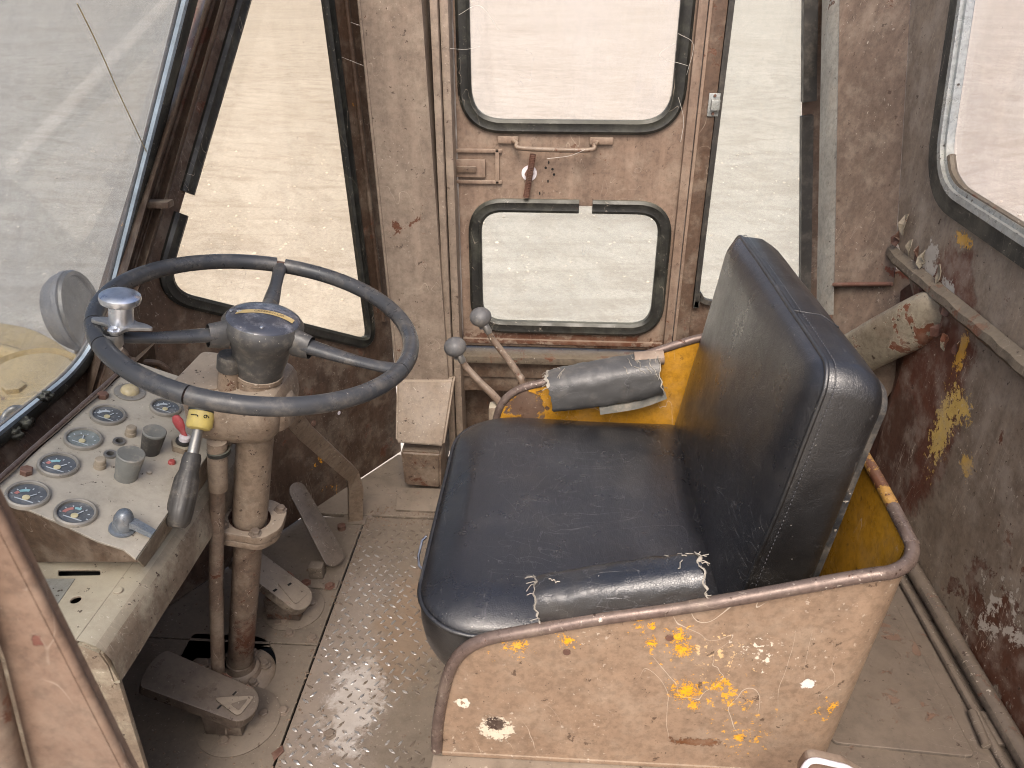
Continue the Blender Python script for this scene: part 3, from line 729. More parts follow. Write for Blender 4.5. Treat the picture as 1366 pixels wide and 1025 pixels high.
bmesh.ops.bevel(bmx, geom=list(bmx.edges), offset=.006, segments=3, affect='EDGES'); me = bm_mesh(bmx); autosmooth(me, 40); link('foot_box', me, M['column_low'], cp)
q = [Zp(530,650,.02), Zp(590,652,.02), Zp(590,683,.012), Zp(528,680,.012)]
prism('foot_plate', [q[3], q[2], q[1], q[0]], (0,0,-.010), M['floor'], cp, .002)

# ------------------------------------------------------------ far door
DY = 1.78
dr = thing('cab_door', (0,DY,.36), 'taupe steel cab door with an upper and a smaller lower window', 'door')
xl, xr = -.234, .276
def dh(pts): return [tuple(Yp(x, y, DY)) for x, y in pts]
up_l = rounded([Vector((-.213,DY,1.44)), Vector((-.213,DY,.906)), Vector((.254,DY,.906)), Vector((.254,DY,1.44))], [.04,.085,.085,.04], 9)
lo_l = rounded([Vector((-.197,DY,.728)), Vector((-.197,DY,.418)), Vector((.252,DY,.418)), Vector((.252,DY,.728))], [.07,.07,.07,.07], 9)
plate('door_sheet', [(xl,DY,.362), (xr,DY,.362), (xr,DY,ZT), (xl,DY,ZT)], [[tuple(p) for p in up_l], [tuple(p) for p in lo_l]], (0,-1,0), .006, M['door'], dr)
gasket('gasket', up_l, (0,-1,0), .030, .018, M['rubber_old'], dr)
gasket('gasket', lo_l, (0,-1,0), .031, .018, M['rubber_old'], dr, gap=(Yp(781,278,DY-.004), .011))
plate('pane', [tuple(p+Vector((0,.006,0))) for p in up_l], [], (0,-1,0), .004, M['glass_door'], dr, bev=.0005)
plate('pane', [tuple(p+Vector((0,.006,0))) for p in lo_l], [], (0,-1,0), .004, M['glass_low'], dr, bev=.0005)
box('door_stile', (xr-.002,DY-.016,.345), (xr+.018,DY+.01,ZT), M['door'], dr, .003)
box('bottom_rail', (xl,DY-.008,.372), (xr-.003,DY+.002,.384), M['door'], dr, .002)
# latch recess plate
c0, c1_ = Yp(607,198,DY), Yp(670,245,DY)
pz0, pz1 = c1_.z, c0.z
for lo, hi in (((c0.x,pz1-.008),(c1_.x,pz1)), ((c0.x,pz0),(c1_.x,pz0+.008)), ((c1_.x-.016,pz0),(c1_.x-.006,pz1))):
    box('latch_surround', (lo[0],DY-.008,lo[1]), (hi[0],DY-.0003,hi[1]), M['door'], dr, .002)
e0, e1 = Yp(608,212,DY), Yp(648,236,DY)
box('latch_case', (e0.x,DY-.010,e1.z), (e1.x,DY-.0005,e0.z), M['door'], dr, .002)
box('latch_tongue', (e0.x+.004,DY-.016,e1.z+.012), (e0.x+.048,DY-.009,e1.z+.026), M['lever'], dr, .002)
# handle bar
hz = Yp(700,192,DY).z
hx0, hx1 = Yp(690,190,DY).x, Yp(792,190,DY).x
hb = tube('pull_bar', smooth_path([(hx0-.012,DY-.002,hz+.008), (hx0,DY-.022,hz+.004), (hx0+.014,DY-.034,hz-.004), (hx1-.014,DY-.034,hz-.006), (hx1,DY-.022,hz+.002), (hx1+.01,DY-.002,hz+.008)], 6), .0052, M['lever'], dr, k=10)
for a, b in ((664,692), (786,818)):
    p = Yp(a, 190, DY); q = Yp(b, 190, DY)
    box('handle_foot', (p.x,DY-.010,hz+.001), (q.x,DY-.0005,hz+.017), M['door'], hb, .004)
# threaded rod through a washer
wc = Yp(706,231,DY)
ws_ = lathe('washer', [(.006,.001),(.0175,.001),(.0175,.004),(.006,.004)], frame(wc, (0,-1,0)), M['white_pl'], dr, k=28)
sweep('threaded_rod', [Yp(711,207,DY-.028), Yp(709,222,DY-.024), Yp(706,235,DY-.018), Yp(702,262,DY-.014)], circ(.0062, 10), M['rustbolt'], dr)
bm = bmesh.new()
pa, pb = Yp(711,207,DY-.028), Yp(702,262,DY-.014)
for k in range(26):
    c = pa.lerp(pb, k/25); bmesh.ops.create_cone(bm, cap_ends=True, segments=10, radius1=.0074, radius2=.0074, depth=.0016, matrix=frame(c, pb-pa))
link('thread', bm_mesh(bm), M['rustbolt'], dr)
lathe('nut', [(.010,0),(.010,.012),(0,.012)], frame(wc+Vector((0,-.004,0)), (0,-1,0)), M['rustbolt'], dr, k=6)
for x, y, a in ((732,217,1.),(728,224,0),(737,226,0),(739,233,0),(731,242,1.),(720,258,-.5)):
    c = Yp(x, y, DY-.0006); r_ = .003 if a == 0 else .0018
    lathe('drilled_hole', [(0,.0003),(r_,.0003)], frame(c, (0,-1,0)), M['black'], dr, k=10, ry=1 if a == 0 else 2.2)

# sill beneath the door, recess and lower bars
sl = thing('door_sill', (0,1.78,.3), 'grimy horizontal sill bars under the cab door with dark recess', 'sill')
box('sill_bar', (-.25,1.735,.333), (.62,1.80,.352), M['ledge'], sl, .003)
box('lower_bar', (-.25,1.765,.278), (.62,1.80,.322), M['panel_dark'], sl, .003)
box('lower_bar', (-.25,1.775,.232), (.62,1.80,.274), M['panel_dark'], sl, .003)
box('recess_back', (-.26,1.86,-.02), (.62,1.875,.36), M['panel_dark'], sl, .002)
box('recess_floor', (-.26,1.80,-.02), (.62,1.86,-.0), M['floor'], sl, .002)

# door post and rear side window
rp = thing('door_post', (.3,1.79,.3), 'narrow rust streaked post right of the door with small latch striker', 'post')
box('post_strip', (.298,DY-.004,.30), (.336,DY+.03,ZT), M['panel_dark'], rp, .003)
box('post_flange', (.2965,DY-.012,.30), (.304,DY+.0,ZT), M['door'], rp, .002)
k0 = Yp(952,140,DY-.006)
st_ = box('striker_plate', k0-Vector((.012,.002,.024)), k0+Vector((.012,.002,.024)), M['alu_frame'], rp, .001)
box('striker_tongue', k0-Vector((.007,.012,.011)), k0+Vector((.012,-.002,.012)), M['alu_frame'], st_, .003)
for dz in (-.018,.019): bolt('screw', k0+Vector((0,-.002,dz)), (0,-1,0), .0035, M['rustbolt'], st_, washer=False)
rsw = thing('rear_side_window', (.45,1.8,.5), 'tall narrow dusty window between door post and rear corner post', 'window')
def rx(z): return .489+(1.16-z)*.167
wl = rounded([Vector((.338,DY+.008,1.44)), Vector((.338,DY+.008,.49)), Vector((rx(.49),DY+.008,.49)), Vector((rx(1.44),DY+.008,1.44))], [.03,.05,.05,.03], 8)
plate('window_sheet', [(.325,DY+.008,.34), (.75,DY+.008,.34), (.75,DY+.008,ZT), (.325,DY+.008,ZT)], [[tuple(p) for p in wl]], (0,-1,0), .006, M['panel_dark'], rsw)
plate('pane', [tuple(p+Vector((0,.006,0))) for p in wl], [], (0,-1,0), .004, M['glass_low'], rsw, bev=.0005)
gr = [Vector((rx(z)+.010,DY-.004,z)) for z in (1.46,.965)]; gr2 = [Vector((rx(z)+.006,DY-.004,z)) for z in (.935,.50)]
sweep('gasket', gr, rectp(.028,.02), M['rubber'], rsw, normal=(0,-1,0)); sweep('gasket', gr2, rectp(.024,.02), M['rubber'], rsw, normal=(0,-1,0))
sweep('gasket', smooth_path([(.343,DY-.0,1.44),(.343,DY,.56),(.352,DY,.515),(.38,DY,.495),(.5,DY,.492),(.60,DY,.494)],6), rectp(.012,.014), M['rubber'], rsw, normal=(0,-1,0))

# rear corner post
cr_ = thing('rear_corner_post', (.6,1.6,.5), 'broad taupe rear corner post with pale left edge and rusty foot', 'post')
TL, TR, BR = Yp(1120,0,1.66), Xp(1215,0,rw), Xp(1196,315,rw)
PNm = (TR-TL).cross(BR-TL).normalized(); PNm = PNm if PNm.y < 0 else -PNm
def RP(x, y, off=0.): return PL(x, y, TL+PNm*off, PNm)
def ex(a, b, z): return along(a, b, z)
def tops(a, b): return a+(b-a)*((ZT-b.z)/(a.z-b.z)-0)*-1 if False else along(a, b, ZT)
back = Vector((.06,.12,0))
b1_, b2_ = RP(1113,380), RP(1192,378)
t1_, t2_ = along(RP(1120,0), b1_, ZT), along(TR, BR, ZT)
loft('post_face', [[b1_, b2_, BR, BR+back, b1_+back], [t1_, t2_.lerp(t1_, .002), t2_, t2_+back, t1_+back]], M['rear_post'], cr_, smooth=20)
e1_, e2_ = along(RP(1107,0,-.01), RP(1100,380,-.01), ZT), RP(1099,420,-.01)
loft('post_edge', [[e2_, RP(1112,420,-.002), RP(1112,420)+Vector((0,.05,0)), e2_+Vector((0,.05,0))],
                   [e1_, t1_+PNm*-.002, t1_+Vector((.0,.05,0)), e1_+Vector((0,.05,0))]], M['white_edge'], cr_, smooth=20)
lowq = [RP(1110,372,-.012), RP(1215,360,-.012), RP(1225,470,-.012), RP(1110,640,-.012)]
prism('post_foot', lowq, (.01,.02,0), M['rear_post'], cr_, .002)
tube('weld_bead', [RP(1112,380,.001), RP(1190,379,.001)], .004, M['rustbolt'], cr_, k=8)

# ------------------------------------------------------------ rear wall with window, ledge, brace and rusty corner panel
rear = thing('rear_wall', (rw,.9,PZ), 'scraped brown rear wall behind the seat with large window and peeling rust', 'wall panel')
cornerT = Xp(1215,0,rw); cornerB = Xp(1196,315,rw)
cz = lambda z: cornerB.y+(z-cornerB.z)*(cornerT.y-cornerB.y)/(cornerT.z-cornerB.z)
hw = rounded([Vector((rw,.42,.872)), Vector((rw,1.272,.898)), Vector((rw,1.40,1.44)), Vector((rw,.42,1.44))], [.07,.09,.04,.07], 10)
fold_t, fold_b = Xp(1224,415,rw), Xp(1172,590,rw)
ol = [(rw,.05,PZ-.01), (rw,fold_b.y-.01,PZ-.01), tuple(fold_b), tuple(fold_t), (rw,cz(.79)-.0,.79), (rw,cz(ZT),ZT), (rw,.05,ZT)]
plate('wall_sheet', ol, [[tuple(p) for p in hw]], (-1,0,0), .006, M['rear'], rear)
sweep('gasket', [p+Vector((-.002,0,0)) for p in hw], rectp(.030,.014), M['rubber_old'], rear, True, (-1,0,0))
cen = sum(hw, Vector())/len(hw)
fr = [p+(cen-p).normalized()*.022+Vector((-.004,0,0)) for p in hw]
sweep('window_frame', fr, [(-.013,-.01),(.013,-.01),(.013,.002),(.004,.002),(.004,.008),(-.006,.008),(-.006,.002),(-.013,.002)], M['alu_frame'], rear, True, (-1,0,0))
fr2 = [p+(cen-p).normalized()*.038+Vector((.0,0,0)) for p in hw]
sweep('lint_strip', [p+Vector((0,.004*noise.noise(p*30),.004*noise.noise(p*34))) for p in fr2 if p.z < .96 and p.y < 1.3], circ(.006, 7), M['ledge'], rear)
plate('pane', [tuple(p+Vector((.004,0,0))) for p in fr2], [], (-1,0,0), .004, M['glass_rear'], rear, bev=.0005)
# ledge
def Lg(x, y): return Xp(x, y, rw)
tip = Vector((rw-.012, 1.40, .776))
bm = bmesh.new(); prev = None; NN = 120
for i in range(NN+1):
    y = 1.405-(1.405-.2)*i/NN; wd = .004+.011*min(1, i/9)+.003*noise.noise(Vector((y*25,3,0))); jz = .003*noise.noise(Vector((y*22,0,0)))
    zc = .772; sec = [Vector((rw-.002,y,zc+.008)), Vector((rw-wd,y,zc+jz)), Vector((rw-wd-.002+.002*noise.noise(Vector((y*30,4,0))),y,zc-.010+jz)), Vector((rw-.002,y,zc-.024))]
    vs = [bm.verts.new(p) for p in sec]
    if prev:
        for k in range(4): bm.faces.new((prev[k], prev[(k+1) % 4], vs[(k+1) % 4], vs[k]))
    prev = vs
link('ledge', bm_mesh(bm), M['ledge'], rear)
# brace tube with flaking paint
b0, b1 = Xp(1244,418,rw+.0), RP(1105,492,-.01); pts = [b0+Vector((.055,-.03,.0)), b0+Vector((.012,.0,0)), b0.lerp(b1,.3), b0.lerp(b1,.7), b1]
sweep('brace_tube', smooth_path(pts, 10), [(.030*cos(a)*(abs(cos(a))**4+abs(sin(a))**4)**-.25,   .041*sin(a)*(abs(cos(a))**4+abs(sin(a))**4)**-.25) for a in [2*pi*i/32 for i in range(32)]], M['peel'], rear)
# rusty lower panel turning the corner
prism('corner_panel', [fold_t+Vector((.003,0,.06)), fold_b+Vector((.003,0,0)), fold_b+Vector((.003,0,-.16)), Yp(1090,690,1.42), Yp(1100,470,1.58), Yp(1190,400,1.50)], (.01,.03,0), M['rear_low'], rear, .001)
# curled flakes of paint
random.seed(3)
for x, y, s_ in ((1236,388,.020),(1248,398,.016),(1262,402,.020),(1270,412,.014),(1255,440,.018),(1262,455,.016),(1280,462,.014),(1232,345,.016),(1254,365,.018),(1215,330,.016),(1225,338,.018),(1208,300,.020),(1200,318,.014)):
    c = Xp(x, y, rw-.004); bmx = bmesh.new(); rr_ = [random.uniform(.6,1.1) for _ in range(7)]
    ring = [bmx.verts.new(c+Vector((-.006*random.random()*(1 if k % 3 else 2.2), cos(2*pi*k/7)*s_*.5*rr_[k], sin(2*pi*k/7)*s_*rr_[k]))) for k in range(7)]
    cv = bmx.verts.new(c+Vector((-.001,0,0)))
    for k in range(7): bmx.faces.new((cv, ring[k], ring[(k+1) % 7]))
    ret = bmesh.ops.extrude_face_region(bmx, geom=list(bmx.faces))
    for v in [g for g in ret['geom'] if isinstance(g, bmesh.types.BMVert)]: v.co.x += .0012
    link('paint_flake', bm_mesh(bmx), M['peel'] if random.random() < .5 else M['rear_low'], rear)

# ------------------------------------------------------------ near side of the cab; roof left off so skylight reaches the interior
fj = thing('near_door_jamb', (-.29,.3,0), 'blurred tan doorway jamb rising in the near left foreground', 'post')
j1, j2 = Yp(0,680,.3), Yp(175,1025,.3); j3, j4 = Yp(0,775,.3), Yp(62,1025,.3)
jt, jb = 1.5, .30
a1, a2 = Vector((-.285,.3,jt)), along(j1,j2,jb)
a1 = along(j1,j2,1.25); t1 = along(j3,j4,.93)
xe = lambda z: (-.289+(.959-z)*(.02/.204))
xi = lambda z: (-.304-(.912-z)*(.023/.162))
ringz = [jb,.6,.8,.95]
def jr(z):
    e, i_ = xe(z), min(xi(z), xe(z)-.012)
    return [Vector((e,.300,z)), Vector((e+.001,.312,z)), Vector((e-.006,.316,z)), Vector((i_,.31,z)), Vector((i_,.298,z))]
rr2 = [jr(z) for z in (.30,.5,.7,.85,1.0)]
rr2.append([p+Vector((-.005,0,.5)) for p in rr2[-1]])
loft('jamb_face', rr2, M['fore'], fj, smooth=30)
tube('jamb_lip', [Vector((xe(z),.304,z)) for z in (.30,.5,.7,.85,1.0)], .0035, M['fore'], fj, k=10)
tube('copper_pipe', [Vector((xi(z)-.006,.29,z)) for z in (.30,.5,.7,.85,1.0)], .008, M['lever'], fj, k=12)
tube('door_seal', [Vector((xi(z)-.022,.285,z)) for z in (.30,.5,.7,.85,1.0)], .008, M['rubber'], fj, k=12)
# small pale framed latch at the lower edge of the view
lt = thing('door_latch_plate', (.3,.5,.5), 'small tan plate with white worn rim at the bottom edge behind the seat box', 'latch')
q = [Yp(1068,1030,.50), Yp(1080,1011,.50), Yp(1128,1022,.50), Yp(1190,1060,.50), Yp(1060,1080,.50)]
q = rounded(q, [.004,.012,.004,.004,.004], 5)
plate('latch_face', [tuple(p) for p in q], [], (0,-1,0), .012, M['fore'], lt)
sweep('latch_rim', [p+Vector((0,-.001,0)) for p in q], circ(.0028, 8), M['white_pl'], lt, True)

# ------------------------------------------------------------ console with instrument panel
cs = thing('console', (-.65,.9,0), 'dusty tan console body under the gauge panel left of the steering column', 'console')
prof = [(-.93,.47), (-.585,.474), (-.566,.470), (-.553,.460), (-.545,.446), (-.536,.405), (-.552,.400), (-.93,.400)]
def shear(y): return .010*(y-.8)
Y0c, Y1c = .655, 1.12
def csec(y, extra=0.): return [Vector((x-shear(y)*0, y, z)) for x, z in prof]
slot = [tuple(Zp(x, y, .472)) for x, y in ((50,762),(134,761),(136,767),(50,768))]
top = [(-.93,Y0c,.472), (-.585,Y0c,.474), (-.585,Y1c,.474), (-.93,Y1c,.474)]
holes_ = [[tuple(p) for p in rounded([Zp(78,760,.473), Zp(133,760,.473), Zp(134,767,.473), Zp(78,768,.473)], .003, 3)]]
for x, y in ((157,787),(101,800)):
    c = Zp(x, y, .473); holes_.append([(c.x+.0065*cos(a), c.y+.0065*sin(a), .473) for a in [2*pi*i/16 for i in range(16)]])
plate('console_top', [(-.93,Y0c,.473), (-.583,Y0c,.473), (-.583,Y1c,.473), (-.93,Y1c,.473)], holes_, (0,0,1), .004, M['console'], cs)
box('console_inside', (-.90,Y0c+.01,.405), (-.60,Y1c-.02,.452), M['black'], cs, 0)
edge = [(-.583,.4725), (-.572,.470), (-.560,.464), (-.551,.454), (-.546,.440), (-.543,.415), (-.545,.400), (-.552,.400), (-.553,.43), (-.560,.452), (-.583,.466)]
bm = bmesh.new(); prev = None
for i in range(30):
    y = Y0c+(Y1c-Y0c)*i/29; vs = [bm.verts.new((x+.0015*noise.noise(Vector((y*8,k,0))), y, z)) for k, (x, z) in enumerate(edge)]
    if prev:
        for k in range(len(edge)): bm.faces.new((prev[k], prev[(k+1) % len(edge)], vs[(k+1) % len(edge)], vs[k]))
    prev = vs
me = bm_mesh(bm); autosmooth(me, 60); link('console_edge', me, M['console'], cs)
# near leg of the console
lg = [Vector((-.553,Y0c,.468)), Vector((-.543,Y0c+.004,.41)), Yp(166,905,Y0c+.01), Yp(207,1030,Y0c+.01), Yp(200,1100,Y0c+.01), Yp(120,1100,Y0c), Yp(120,880,Y0c)]
prism('console_leg', [Vector((-.90,Y0c+.002,.464)), Vector((-.575,Y0c+.002,.464)), Vector((-.5555,Y0c+.002,.448)), Vector((-.5475,Y0c+.002,.40)), Vector((-.556,Y0c,.0)), Vector((-.90,Y0c,.0))], (0,.008,0), M['console'], cs, .003)
box('console_front', (-.94,.30,-.0), (-.93,1.34,.47), M['panel_dark'], cs, 0)
box('console_front', (-.93,1.30,-.0), (-.74,1.31,.52), M['panel_dark'], cs, 0)
pl_ = [Zp(20,772,.4745), Zp(100,772,.4745), Zp(75,808,.4745), Zp(20,830,.4745)]
plate('data_plate', [tuple(p) for p in pl_], [], (0,0,1), .0012, M['alu_frame'], cs, bev=.0003)

ip = thing('instrument_panel', (-.64,.93,.5), 'sloping dusty grey instrument panel carrying seven round gauges and knobs', 'instrument panel')
PN = Vector((.34,0,.94)).normalized(); P0 = Vector((-.739,0,.6))
def IP(x, y, off=0.): return PL(x, y, P0, PN)+PN*off
hol = []
for x, y in ((159,590),(147,607)):
    c = IP(x, y); U_ = Vector((0,1,0)); V2 = PN.cross(U_)
    hol.append([tuple(c+(U_*cos(a)+V2*sin(a))*.0058) for a in [2*pi*i/16 for i in range(16)]])
ne = [IP(2,672), IP(40,681), IP(90,703), IP(130,722), IP(165,733), IP(181,746)]
ne[0] = Vector((-.738, ne[0].y, .5995))
far_y = 1.17
of = [tuple(p) for p in ne]+[tuple(Vector((-.545,.99,.529))), tuple(Vector((-.547,far_y,.5305))), (-.738,far_y,.5995)]
plate('panel_plate', of, hol, PN, .003, M['panel'], ip, bev=.0006)
tube('panel_edge_rod', [Vector((-.742,.60,.603)), Vector((-.742,1.17,.603))], .004, M['rim'], ip, k=8)
# panel box: near end face, right side
bot = [Vector((-.76,.795,.473)), Vector((-.585,.797,.473))]
nep = [p+Vector((0,.0005,-.003)) for p in ne]
pf_ = nep+[Zp(186,750,.474), Zp(40,750,.474), Vector((-.80,.80,.474)), Vector((-.80,.80,.60))]
prism('end_face', [Vector(p) for p in pf_], (0,.003,0), M['panel_end'], ip, 0)
side = [nep[-1]+Vector((0,.003,0)), Vector((-.546,.99,.526)), Vector((-.548,far_y,.527)), Vector((-.562,far_y,.473)), Vector((-.562,.79,.473))]
prism('side_face', side, (-.003,0,0), M['console'], ip, 0)
box('weld_line', (-.76,.7985,.4735), (-.60,.8045,.4765), M['console'], ip, .001)
for x, y in ((137,530),(35,631)): bolt('bolt', IP(x, y), PN, .0085, M['rustbolt'], ip, washer=False, h=.008)
# gauges
def gauge(px, py, r, style):
    c = IP(px, py); Mx = frame(c, PN, (0,1,0))
    g = lathe('gauge', [(r,-.001),(r,.003),(r*.98,.0048),(r*.90,.006),(r*.84,.0052),(r*.82,.002)], Mx, M['bezel'], ip, k=40)
    fc = lathe('face', [(r*.84,.0018),(0,.0018)], Mx, M['gface2' if style == 2 else 'gface'], g, k=32)
    Mz = frame(c+PN*.0022, PN, (1,0,0))                            # local x to the right of the operator's panel
    Vy = Vector((0,1,0)); Vx = PN.cross(Vy)*-1
    Vx = Vector((.94,0,-.34)).normalized()
    def L(a, b): return c+PN*.0024+Vx*a*r+Vy*b*r
    def band(n_, r0, r1, a0, a1, mt, hy=-.2):
        k = 12; bmx = bmesh.new(); A = []
        for i in range(k+1):
            a = radians(a0+(a1-a0)*i/k); A.append((bmx.verts.new(L(cos(a)*r0, hy+sin(a)*r0)), bmx.verts.new(L(cos(a)*r1, hy+sin(a)*r1))))
        for p, q in zip(A, A[1:]): bmx.faces.new((p[0], q[0], q[1], p[1]))
        return link(n_, bm_mesh(bmx), mt, g)
    if style == 0: band('scale_arc', .42, .60, 100, 150, M['ggreen']); band('scale_arc', .42, .60, 152, 176, M['gred'])
    elif style == 1: band('scale_arc', .45, .62, 95, 175, M['gwhite'])
    elif style == 3: band('scale_arc', .42, .60, 120, 178, M['gred']); band('scale_arc', .44, .6, 80, 112, M['ggreen'])
    else: band('scale_arc', .46, .56, 85, 170, M['knob_dusty'])
    for a in range(0, 181, 30): band('tick', .62, .72, a-2.5, a+2.5, M['gwhite'])
    lathe('needle_hub', [(r*.17,.0),(r*.17,.0012),(0,.0016)], frame(L(.05,-.22), PN), M['gcream'], g, k=20)
    p0_, p1_ = L(-.42,-.40), L(.50,-.40)
    sweep('base_line', [p0_, p1_], rectp(r*.05,.0004), M['gwhite'], g, normal=PN)
    aa = radians({0:55, 1:70, 2:110, 3:65}[style]); sweep('needle', [L(.05,-.22)+PN*.001, L(.05+.5*cos(aa), -.22+.5*sin(aa))+PN*.001], rectp(r*.05,.0004), M['gwhite'], g, normal=PN)
    return g
gs = [(37,662,.0270,0),(101,686,.0265,3),(78,622,.0268,0),(111,587,.0265,2),(144,555,.0262,1),(221,545,.0250,2)]
gs[5] = (221,545,.0250,1)
for g_ in gs: gauge(*g_)
c = IP(173,524); Mx = frame(c, PN)
g = lathe('indicator_lamp', [(.024,-.001),(.024,.002),(.022,.0032),(.014,.0032)], Mx, M['bezel'], ip, k=32)
lathe('lens', [(.0145,.003),(.0135,.008),(.010,.0115),(.005,.0135),(0,.014)], Mx, M['lens'], g, k=24)
def knob(px, py, r, h, mt, mtop, tilt=0):
    c = IP(px, py); ax = (PN+Vector((.06,.02,0))).normalized(); Mx = frame(c, ax)
    k_ = lathe('knob', [(r*.82,0),(r*.80,h*.1),(r*.97,h*.86),(r*.93,h*.97)], Mx, M[mt], ip, k=30)
    lathe('knob_top', [(r*.97,h*.90),(r*.99,h*.97),(r*.92,h*1.0),(r*.82,h*.985),(0,h*.975)], Mx, M[mtop], k_, k=30)
    return k_
knob(200,602,.0175,.040,'knob','knob_dusty'); knob(168,636,.0195,.044,'knob_dusty','knob_dusty')
for x, y in ((174,580),(133,623)):
    lathe('push_button', [(.0085,0),(.0085,.006),(.0075,.0065),(.0075,.014),(.006,.0155),(0,.016)], frame(IP(x, y), PN), M['knob_tan'], ip, k=20)
for x, y in ((159,590),(147,607)):
    lathe('socket_ring', [(.0055,-.006),(.0055,.003),(.009,.003),(.0095,0)], frame(IP(x, y), PN), M['steel'], ip, k=20)
    lathe('socket_bottom', [(.0056,0),(0,0)], frame(IP(x, y)-PN*.008, PN), M['black'], ip, k=16)
lathe('warning_button', [(.0055,0),(.0055,.003),(.004,.005),(0,.0055)], frame(IP(229,618), PN), M['red_dull'], ip, k=18)
lathe('screw_stub', [(.004,0),(.004,.003),(0,.004)], frame(IP(199,631), PN), M['panel'], ip, k=12)
# toggle with hexagonal nut and red tag
c = IP(244,597)
tg = lathe('toggle_nut', [(.019,0),(.019,.010),(.013,.011)], frame(c, PN), M['console'], ip, k=6, smooth=20)
lathe('toggle_collar', [(.0125,.009),(.0125,.014),(.009,.015),(.008,.016)], frame(c, PN), M['rubber'], tg, k=24)
lathe('toggle_tip', [(.0085,.014),(.0085,.022),(.006,.024),(0,.024)], frame(c, PN), M['white_pl'], tg, k=20)
lathe('toggle_tag', [(0,-.002),(.0045,.0),(.0045,.008),(.008,.018),(.009,.028),(.006,.036),(0,.038)], frame(c+PN*.022, (-.25,.10,.9)), M['red_pl'], tg, k=16, ry=.45)
# blue-grey lever switch near the panel corner
c = IP(163,706); sw_ = lathe('lever_switch', [(.017,0),(.017,.003),(.0135,.004),(.013,.010),(.0125,.022),(.009,.030),(.004,.034),(0,.034)], frame(c, PN), M['bluekey'], ip, k=24)
hp = c+PN*.016; hd = (IP(192,716)-c).normalized()
sweep('switch_arm', [hp+hd*.004, hp+hd*.016, hp+hd*.030-PN*.003, hp+hd*.042-PN*.006], rectp(.011,.009), M['bluekey'], sw_, normal=PN, radf=lambda t: 1.15-.25*t)
box('switch_pointer', c-Vector((.022,.004,0))+PN*.002, c-Vector((.016,-.002,0))+PN*.004, M['black'], sw_, 0)

# ------------------------------------------------------------ steering wheel
Cw = Vector((-.4313,1.0172,.7473)); Nw = Vector((.2339,-.0212,1)).normalized()
Uw = Vector((0,1,0)).cross(Nw).normalized(); Vw = Nw.cross(Uw); Rw = .2197
def WP(a, r, h=0.): a = radians(a); return Cw+Uw*(r*cos(a))+Vw*(r*sin(a))+Nw*h
sw_w = thing('steering_wheel', Cw-Nw*.09, 'black three spoke steering wheel with cracked rim on tan column', 'steering wheel')
def arc(a0, a1, r=Rw, k=60): return [WP(a0+(a1-a0)*i/k, r) for i in range(k+1)]
seams = [101.98, 209.2, 224.4, 265.6, 348.8]      # rim joints
full = [a for a in seams]+[101.98+360]
for i in range(len(full)-1):
    a0, a1 = full[i], full[i+1]
    g0 = 1.7 if i == 0 else .28; g1 = 1.9 if i == len(full)-2 else .28
    if i == 0: segn = 50
    sweep('rim', arc(a0+g0, a1-g1, k=max(8, int((a1-a0)/2.5))), circ(.0126, 18), M['wheel'], sw_w)
tube('rim_core', arc(0, 360, k=72)[:-1], .0075, M['rustbolt'], sw_w, closed=True, k=8)
hub_h = -.004
for a in (101.98, 348.8, 218.5):
    L0, L1 = .040, Rw-.006
    dz = -.012
    pth = [WP(a, L0, -.014), WP(a, .075, -.012), WP(a, .13, -.010), WP(a, .175, -.006), WP(a, L1, 0)]
    sweep('spoke', smooth_path(pth, 6), circ(.0128, 16, .0092), M['wheel'], sw_w, radf=lambda t: 1.35-.55*min(1, t*1.6)+.12*max(0, t-.8)*5)
    lathe('spoke_boot', [(.0215,0),(.0205,.012),(.0182,.026),(.0178,.027)], frame(WP(a, .052, -.013), WP(a, .2, -.012)-WP(a, .05, -.013), Nw), M['hub'], sw_w, k=20, ry=.75)
Mh = frame(Cw, Nw, Uw)
hb_ = lathe('hub', [(.022,-.088),(.034,-.085),(.040,-.060),(.0425,-.042),(.050,-.026),(.0590,-.010),(.0590,.001),(.0535,.0085),(.0530,.0085)], Mh, M['hub'], sw_w, k=48)
cap = lathe('hub_cap', [(.0532,.0075),(.051,.0105),(.045,.0130),(.030,.0155),(.015,.0165),(0,.0168)], Mh, M['cap'], sw_w, k=48)
# arched label strip on the cap
def cap_h(r): return .0170-.9*r*r*1.55
bm = bmesh.new(); prv = None
for i in range(25):
    t = -1+2*i/24; x = t*.040+.004; yb = .006-.012*t*t+.006*t; vs = []
    for d in (-.0058,.0058):
        r2 = math.hypot(x, yb+d); vs.append(bm.verts.new(Mh @ Vector((x, yb+d, cap_h(r2)+.0006))))
    if prv: bm.faces.new((prv[0], vs[0], vs[1], prv[1]))
    prv = vs
M['badge'] = simple('badge_yellow', (176,152,98), .45, dust=.55); M['badge_ink'] = simple('badge_ink', (92,72,48), .5, dust=.2)
bd = link('badge_strip', bm_mesh(bm), M['badge'], cap)
word = 'CATERPILLAR'
for i, ch in enumerate(word):
    t = -.42+i*.098; x = t*.040+.004; yb = .006-.012*t*t+.006*t; slope = (-.024*t+.006)/.040
    text('badge_letter', ch, .0068, Mh @ Matrix.Translation((x, yb, cap_h(math.hypot(x, yb))+.0011)) @ Matrix.Rotation(math.atan(slope), 4, 'Z'), M['badge_ink'], bd, ext=.0001)
x = -.0335; yb = .006-.012*.88+.006*-.94
text('badge_mark', 'C', .0095, Mh @ Matrix.Translation((x, yb, cap_h(.035)+.0016)), M['gwhite'], bd, ext=.0002)
for a, r_ in ((192,.046),(285,.040)): lathe('cap_screw', [(.0028,0),(.0024,.0015),(0,.002)], frame(WP(a, r_, cap_h(r_)), Nw), M['alu'], cap, k=12)

